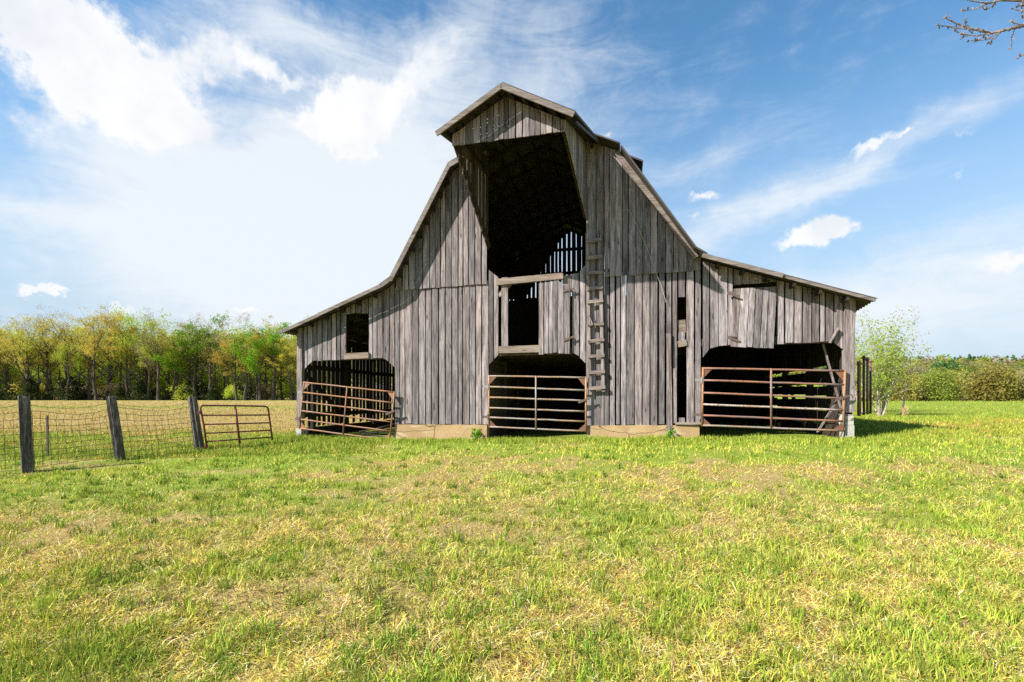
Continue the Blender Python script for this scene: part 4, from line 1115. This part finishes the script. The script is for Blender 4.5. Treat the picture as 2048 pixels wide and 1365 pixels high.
for i, (px, ty, k) in enumerate(front):
    Y = 66.5 + rs.uniform(-1.5, 2.5); X = (px - 1024) / F * Y; gz = float(ground_z(X, Y))
    Hh = EYE + (HY - ty) / F * Y - gz
    pr_ = rs.choice(names[k][1]); s = Hh / 14.6
    lab = special.get(px, names[k][0] + ' with dark trunk in the front row of the left wood')
    plant(pr_, X, Y, rs.uniform(0, 6.28), (s * rs.uniform(.9, 1.15), s * rs.uniform(.9, 1.15), s), lab, 'tree', WG)
for i in range(30):
    px = -220 + i * 32 + rs.uniform(-10, 10); Y = rs.uniform(76, 84); X = (px - 1024) / F * Y
    pr_ = rs.choice(back + olive + back); s = rs.uniform(.70, .86)
    plant(pr_, X, Y, rs.uniform(0, 6.28), s, 'leafy tree partly hidden behind the front row of the left wood', 'tree', 'second row of trees in the left wood')
for i in range(26):
    px = -220 + i * 37 + rs.uniform(-10, 10); Y = rs.uniform(88, 98); X = (px - 1024) / F * Y
    pr_ = rs.choice(back + back + olive); s = rs.uniform(.66, .84)
    plant(pr_, X, Y, rs.uniform(0, 6.28), s, 'green tree deep inside the left wood seen between trunks', 'tree', 'deep trees of the left wood')
for i in range(100):
    px = -200 + i * 8.6 + rs.uniform(-8, 8); Y = rs.uniform(70, 76) if i % 2 else rs.uniform(74, 84); X = (px - 1024) / F * Y
    plant(rs.choice(sap), X, Y, rs.uniform(0, 6.28), rs.uniform(.45, 1.4), 'thin green sapling growing under the trees of the left wood', 'sapling', 'saplings under the left wood')
for i, (px, sc_) in enumerate(((-40, .9), (60, .85), (140, .95), (162, .7), (240, .5), (282, .8), (310, .5), (425, .6))):
    Y = 66.5 + rs.uniform(-1, 1.5); X = (px - 1024) / F * Y
    plant(rs.choice(ced), X, Y, rs.uniform(0, 6.28), (sc_ * 1.0, sc_ * 1.0, sc_ * .8), 'dark evergreen bush at the foot of the left wood', 'bush', 'dark bushes along the left wood')

nf = 420; cs = []; mi = []
fx = RNG.uniform(-150, -5, nf); fy = RNG.uniform(100, 150, nf)
for j in range(nf):
    gz = float(ground_z(fx[j], fy[j])); Hj = RNG.uniform(6, 11); n_ = 110
    c = RNG.normal(0, 1, (n_, 3)); c /= np.linalg.norm(c, axis=1)[:, None]
    c = c * np.array([3.2, 3.2, Hj * .5]) * RNG.uniform(.5, 1.05, (n_, 1))
    cs.append(c + np.array([fx[j], fy[j], gz + Hj * .5])); mi.append(np.full(n_, RNG.integers(0, 3)))
cs = np.concatenate(cs); mi = np.concatenate(mi)
tag(quads('woodland', leaf_quads(cs, RNG.uniform(.3, .55, len(cs))), [leaf_mid, leaf_olive, leaf_lime], 4, mi), 'dense green depth of the left wood behind its trunks', 'woodland', kind='stuff')

for i in range(44):
    px = -210 + i * 19.5 + rs.uniform(-8, 8); Y = rs.uniform(65, 70); X = (px - 1024) / F * Y; s_ = rs.uniform(.66, .92)
    plant(rs.choice(slim), X, Y, rs.uniform(0, 6.28), (s_ * .9, s_ * .9, s_), 'slender straight trunk with a small high crown at the edge of the left wood', 'tree', 'slender trees along the left wood')
shr = [shrub_proto(120, leaf_mid), shrub_proto(121, leaf_olive), shrub_proto(122, leaf_cedar), shrub_proto(123, leaf_brown)]
SL = ['green', 'olive', 'dark', 'brown']
for i in range(34):
    px = -200 + i * 24.5 + rs.uniform(-6, 6); Y = rs.uniform(66.5, 72); X = (px - 1024) / F * Y; k = rs.choice([0, 0, 1, 1, 2, 3])
    s_ = rs.uniform(.7, 1.5); plant(shr[k], X, Y, rs.uniform(0, 6.28), (s_ * 1.1, s_ * 1.1, s_), SL[k] + ' low shrub along the foot of the left wood', 'shrub', 'low shrubs along the left wood')

# ---- right side
def multi_stem(base, H, seed, stems, lm, leafn, bk, label, name='young_tree', lean=(0, 0), cl=.11, ls=(.03, .06), spreadf=.36):
    rs_ = random.Random(seed); mb = MB(); tips = []
    for k in range(stems):
        a = k * 2.4 + rs_.random(); out = rs_.uniform(.1, spreadf)
        d = Vector((math.cos(a) * out + lean[0], math.sin(a) * out + lean[1], 1))
        L = H * rs_.uniform(.5, .72); pts = [Vector((math.cos(a) * .05, math.sin(a) * .05, -.1))]; dd = d.normalized()
        for i in range(7):
            dd = (dd + Vector((rs_.uniform(-1, 1), rs_.uniform(-1, 1), .25)) * .10).normalized(); pts.append(pts[-1] + dd * (L / 7))
        r0 = .05 if stems > 2 else .05
        rad = [r0 * (1 - .11 * i) for i in range(8)]
        mb.tube(pts, rad, 6, False)
        for j in range(7):
            i = rs_.randint(2, 7); b_ = Vector((rs_.uniform(-1, 1), rs_.uniform(-1, 1), rs_.uniform(.1, 1.2)))
            grow(rs_, mb, tips, pts[i].copy(), b_, H * .22 * rs_.uniform(.7, 1.2), rad[i] * .5, 2, 4, .55, .5, 4, (2, 3), 6)
        grow(rs_, mb, tips, pts[-1].copy(), dd, H * .24, rad[-1], 2, 4, .5, .6, 4, (2, 3), 6)
    rg_ = np.random.default_rng(seed); tp = np.array([tuple(t[0]) for t in tips])
    c = tp[rg_.integers(0, len(tp), leafn)] + rg_.normal(0, cl, (leafn, 3))
    root = empty(name, base, 0, label, 'tree'); mb.build('trunk', bk, root)
    quads('crown', leaf_quads(c, rg_.uniform(ls[0], ls[1], leafn)), [lm], 4, parent=root); return root
def on_ground(px, Y):
    X = (px - 1024) / F * Y; return Vector((X, Y, float(ground_z(X, Y))))
multi_stem(on_ground(1762, 23), 4.3, 3, 7, leaf_lime, 5200, bark_pale, 'many stemmed young tree with pale bark and lime leaves right of the barn')
multi_stem(on_ground(1799, 23.5), 5.4, 9, 1, leaf_brown, 800, bark_pale, 'slender single stemmed tree, almost bare, right of the lime leafed one', lean=(.08, 0), spreadf=.05)
multi_stem(on_ground(1722, 26), 5.2, 15, 6, leaf_lime, 2600, bark_pale, 'lime leafed young tree half hidden behind the barn\'s right corner')
# dry grass clump by the slender tree
b = on_ground(1808, 22.5); mb = MB()
for k in range(46):
    a = rs.uniform(0, 6.28); l = rs.uniform(.25, .6); o_ = rs.uniform(.05, .3)
    mb.tube([b + Vector((rs.uniform(-.08, .08), rs.uniform(-.08, .08), 0)), b + Vector((math.cos(a) * o_ * .5, math.sin(a) * o_ * .5, l * .7)), b + Vector((math.cos(a) * o_, math.sin(a) * o_, l))], [.008, .007, .003], 3, False)
ob = mb.build('dry_grass_clump', mat_bark('dry_stalks', (.42, .30, .14), (.6, .45, .24)), None, b); ob.location = b
tag(ob, 'tuft of dry tan grass at the foot of the slender bare tree', 'grass tuft')
# hillside wood: rounded crowns
def crown_proto(seed, lm, H=9.0, R=3.6, n=5200, name='hill_tree', ls=(.12, .25), hollow=.55):
    rg_ = np.random.default_rng(seed); rs_ = random.Random(seed)
    K = 26; cc = rg_.normal(0, 1, (K, 3)); cc /= np.linalg.norm(cc, axis=1)[:, None]
    cc = cc * np.array([R * .72, R * .72, H * .30]) * rg_.uniform(.5, 1, (K, 1)) + np.array([0, 0, H * .58])
    c = cc[rg_.integers(0, K, n)] + rg_.normal(0, 1, (n, 3)) * R * .20
    c[:, 2] = np.maximum(c[:, 2], H * .06)
    root = empty(name, (0, 0, 0)); mb = MB(); tips = []
    mb.tube([(0, 0, -.5), (.1, 0, H * .35), (0, .1, H * .75)], [H * .02, H * .015, H * .006], 6, False)
    for j in range(6):
        a = j * 1.05; mb.tube([(0, 0, H * (.2 + .06 * j)), (math.cos(a) * R * .6, math.sin(a) * R * .6, H * (.5 + .05 * j))], [H * .008, H * .003], 4, False)
    mb.build('trunk', bark_twig, root)
    quads('crown', leaf_quads(c, rg_.uniform(ls[0], ls[1], n)), [lm], 4, parent=root); return root
h_olive = leafmat('hill_olive', [(.23, .23, .045), (.32, .30, .06), (.35, .30, .09), (.26, .27, .06)])
h_gold = leafmat('hill_gold', [(.28, .25, .05), (.34, .29, .06), (.36, .28, .09), (.27, .26, .05)])
h_lime = leafmat('hill_lime', [(.19, .24, .03), (.27, .31, .04), (.30, .32, .06), (.21, .27, .04)])
h_brown = leafmat('hill_brown', [(.27, .22, .13), (.34, .28, .17), (.30, .26, .12), (.32, .26, .16)])
h_mid = leafmat('hill_mid', [(.16, .22, .035), (.23, .29, .05), (.27, .31, .06), (.18, .25, .04)])
h_pine = leafmat('hill_pine', [(.06, .125, .04), (.08, .16, .045), (.10, .18, .06)], .2)
hp = {'o': crown_proto(101, h_olive), 'g': crown_proto(102, h_gold), 'l': crown_proto(103, h_lime), 'b': crown_proto(104, h_brown, n=3000), 'p': crown_proto(105, h_pine, 10, 2.4), 'm': crown_proto(106, h_mid)}
HL = {'o': 'olive green rounded tree', 'g': 'golden rounded tree', 'l': 'lime green rounded tree', 'b': 'brown thin crowned tree', 'p': 'dark green pine', 'm': 'mid green rounded tree'}
# near edge of the wood behind the crest on the right
for i in range(34):
    px = 1700 + i * 15 + rs.uniform(-9, 9); Y = rs.uniform(78, 100); X = (px - 1024) / F * Y; gz = float(ground_z(X, Y))
    ty = 752 + 14 * math.sin(i * .9) + rs.uniform(-6, 8) - (10 if px > 1960 else 0)
    Hh = EYE + (HY - ty) / F * Y - gz; k = rs.choice('oobggoblmmb'); s = Hh / 8.6
    plant(hp[k], X, Y, rs.uniform(0, 6.28), (s * .95, s * .95, s), HL[k] + ' at the near edge of the wood beyond the right field', 'tree', 'trees along the near edge of the right wood')
for i in range(80):
    px = 1690 + (i * 37) % 480 + rs.uniform(-9, 9); Y = rs.uniform(115, 200); X = (px - 1024) / F * Y; gz = float(ground_z(X, Y))
    k = rs.choice('oogglbbmmp'); s = rs.uniform(1.1, 1.5)
    plant(hp[k], X, Y, rs.uniform(0, 6.28), (s * 1.15, s * 1.15, s), HL[k] + ' on the wooded slope beyond the right field', 'tree', 'trees on the slope of the right wood')
# the far wood on the ridge reads as one mass
nf = 900; cs = []; mi = []
fx = RNG.uniform(-150, 620, nf); fy = RNG.uniform(200, 420, nf); fx = np.where(fx / fy < .25, fx + 260, fx)
for j in range(nf):
    gz = float(ground_z(fx[j], fy[j])); pine = RNG.random() < (.15 + .65 * (fy[j] > 300)); Hj = RNG.uniform(9, 13); Rj = 2.6 if pine else 4.4
    n_ = 150; c = RNG.normal(0, 1, (n_, 3)); c /= np.linalg.norm(c, axis=1)[:, None]
    tz = (c[:, 2] + 1) / 2
    c = c * np.array([Rj, Rj, Hj * .45]) * RNG.uniform(.65, 1.05, (n_, 1))
    if pine: c[:, :2] *= (1.25 - tz)[:, None]
    cs.append(c + np.array([fx[j], fy[j], gz + Hj * .5])); mi.append(np.full(n_, 3 if pine else RNG.integers(0, 3)))
cs = np.concatenate(cs); mi = np.concatenate(mi)
far = quads('woodland', leaf_quads(cs, RNG.uniform(.7, 1.2, len(cs))), [h_olive, h_mid, h_brown, h_pine], 4, mi)
tag(far, 'far wooded ridge with dark pines beyond the right field', 'woodland', kind='stuff')

# ---- bare tree whose twigs reach into the frame, standing right of the view
tb = Vector((13.2, 8.6, float(ground_z(13.2, 8.6))))
bt = empty('bare_tree', tb, 0, 'bare budding branches of a tree reaching in at the upper right', 'tree')
mb = MB(); mb.tube([tb + Vector((0, 0, -.3)), tb + Vector((.1, 0, 3)), tb + Vector((-.1, .1, 6)), tb + Vector((.1, .1, 9.5)), tb + Vector((.2, 0, 12))], [.30, .24, .20, .12, .03], 10, False)
BYY = 8.6
def bp(x, y, dy=0.0): return at(x, y, BYY + dy)
limbs = [
    ([(2500, 30), (2300, 40), (2150, 40), (2048, 52), (2030, 55), (2005, 62), (1980, 67), (1960, 62), (1935, 56), (1905, 44), (1890, 36)], .040, .007),
    ([(2480, -60), (2250, -40), (2100, -10), (2048, 2), (2000, 1), (1980, 7), (1945, 3), (1930, -2)], .032, .006),
    ([(1932, 58), (1910, 57), (1895, 53), (1876, 51)], .010, .005), ([(1978, 67), (1955, 72), (1940, 71), (1925, 68), (1910, 61)], .011, .005), ([(1972, 74), (1958, 80), (1938, 82)], .009, .004), ([(2000, 66), (1982, 74), (1975, 80), (1952, 83)], .009, .004),
    ([(2030, 58), (2024, 70), (2023, 98)], .009, .004), ([(1978, 72), (1967, 60)], .008, .004), ([(1960, 60), (1931, 56), (1931, 42)], .009, .004), ([(1975, 8), (1962, 14), (1945, 20), (1924, 22)], .010, .005), ([(2060, 20), (2040, 22), (2024, 18)], .010, .005), ([(2060, 0), (2048, 8), (2036, 14)], .012, .006), ([(2070, 100), (2050, 108), (2036, 117)], .012, .006),
    ([(2060, 38), (2048, 50), (2030, 48), (2022, 44)], .010, .005), ([(2048, 0), (2043, 16), (2046, 36)], .010, .005), ([(2000, 0), (1990, 6), (1985, 14), (1970, 20)], .008, .004), ([(1996, 70), (1986, 80), (1976, 86)], .008, .004), ([(1946, 68), (1938, 60)], .007, .004), ([(1936, 70), (1925, 76)], .007, .004)]
bud = MB(); rb = random.Random(8)
for pts, r0, r1 in limbs:
    q = [bp(x_, y_, rb.uniform(-.06, .06)) for x_, y_ in pts]
    if pts[0][0] > 2400: q[0] = tb + Vector((0, 0, q[0].z - tb.z - .6))
    mb.tube(q, [r0 + (r1 - r0) * i / (len(q) - 1) for i in range(len(q))], 6, False)
    for a, b_ in zip(q, q[1:]):
        if a.x > 10: continue
        for k in range(3):
            c = a.lerp(b_, rb.random()); e = c + Vector((rb.uniform(-.05, .05), rb.uniform(-.05, .05), rb.uniform(-.05, .07)))
            bud.tube([c, c.lerp(e, .5), e], [.006, .013, .004], 5)
    for k in range(4): bud.tube([q[-1], q[-1] + Vector((rb.uniform(-.05, .02), rb.uniform(-.04, .04), rb.uniform(-.03, .05)))], [.012, .005], 5)
mb.add(bud.v, bud.f); mb.build('trunk', bark_twig, bt, tb)

# prototypes that found no place in the wood are dropped again
for pr_ in olive + gold + brown + green + back + sap + ced + slim + shr + list(hp.values()):
    if pr_.name not in used:
        for ch in list(pr_.children): bpy.data.objects.remove(ch)
        bpy.data.objects.remove(pr_)

# ---- small weeds by the foundation
def weed(u, v, label, n, hgt, mat, seed):
    rs_ = random.Random(seed); x_, y_ = M(u, v, 0).x, M(u, v, 0).y; b = Vector((x_, y_, float(ground_z(x_, y_))))
    cs_ = []
    st_ = MB()
    for k in range(5):
        a = rs_.uniform(0, 6.28); tip = b + Vector((math.cos(a) * hgt * .4, math.sin(a) * hgt * .3, hgt * rs_.uniform(.6, 1)))
        st_.tube([b, b.lerp(tip, .5) + Vector((0, 0, .03)), tip], [.006, .005, .003], 4, False)
        for j in range(n // 5): cs_.append(tuple(b.lerp(tip, rs_.uniform(.2, 1)) + Vector((rs_.gauss(0, .04), rs_.gauss(0, .04), rs_.gauss(0, .03)))))
    root = empty('weed', b, 0, label, 'weed')
    st_.build('stems', mat, root, b)
    c = np.array(cs_) - np.array(tuple(b)); quads('leaves', leaf_quads(c, RNG.uniform(.02, .05, len(c))), [mat], 4, parent=root)
weed(U(958), -.22, 'leafy green weed in front of the left concrete foundation by the middle gate', 110, .34, leaf_green, 3)
weed(U(1335), -.24, 'low green weed in front of the right concrete foundation', 90, .22, leaf_green, 4)
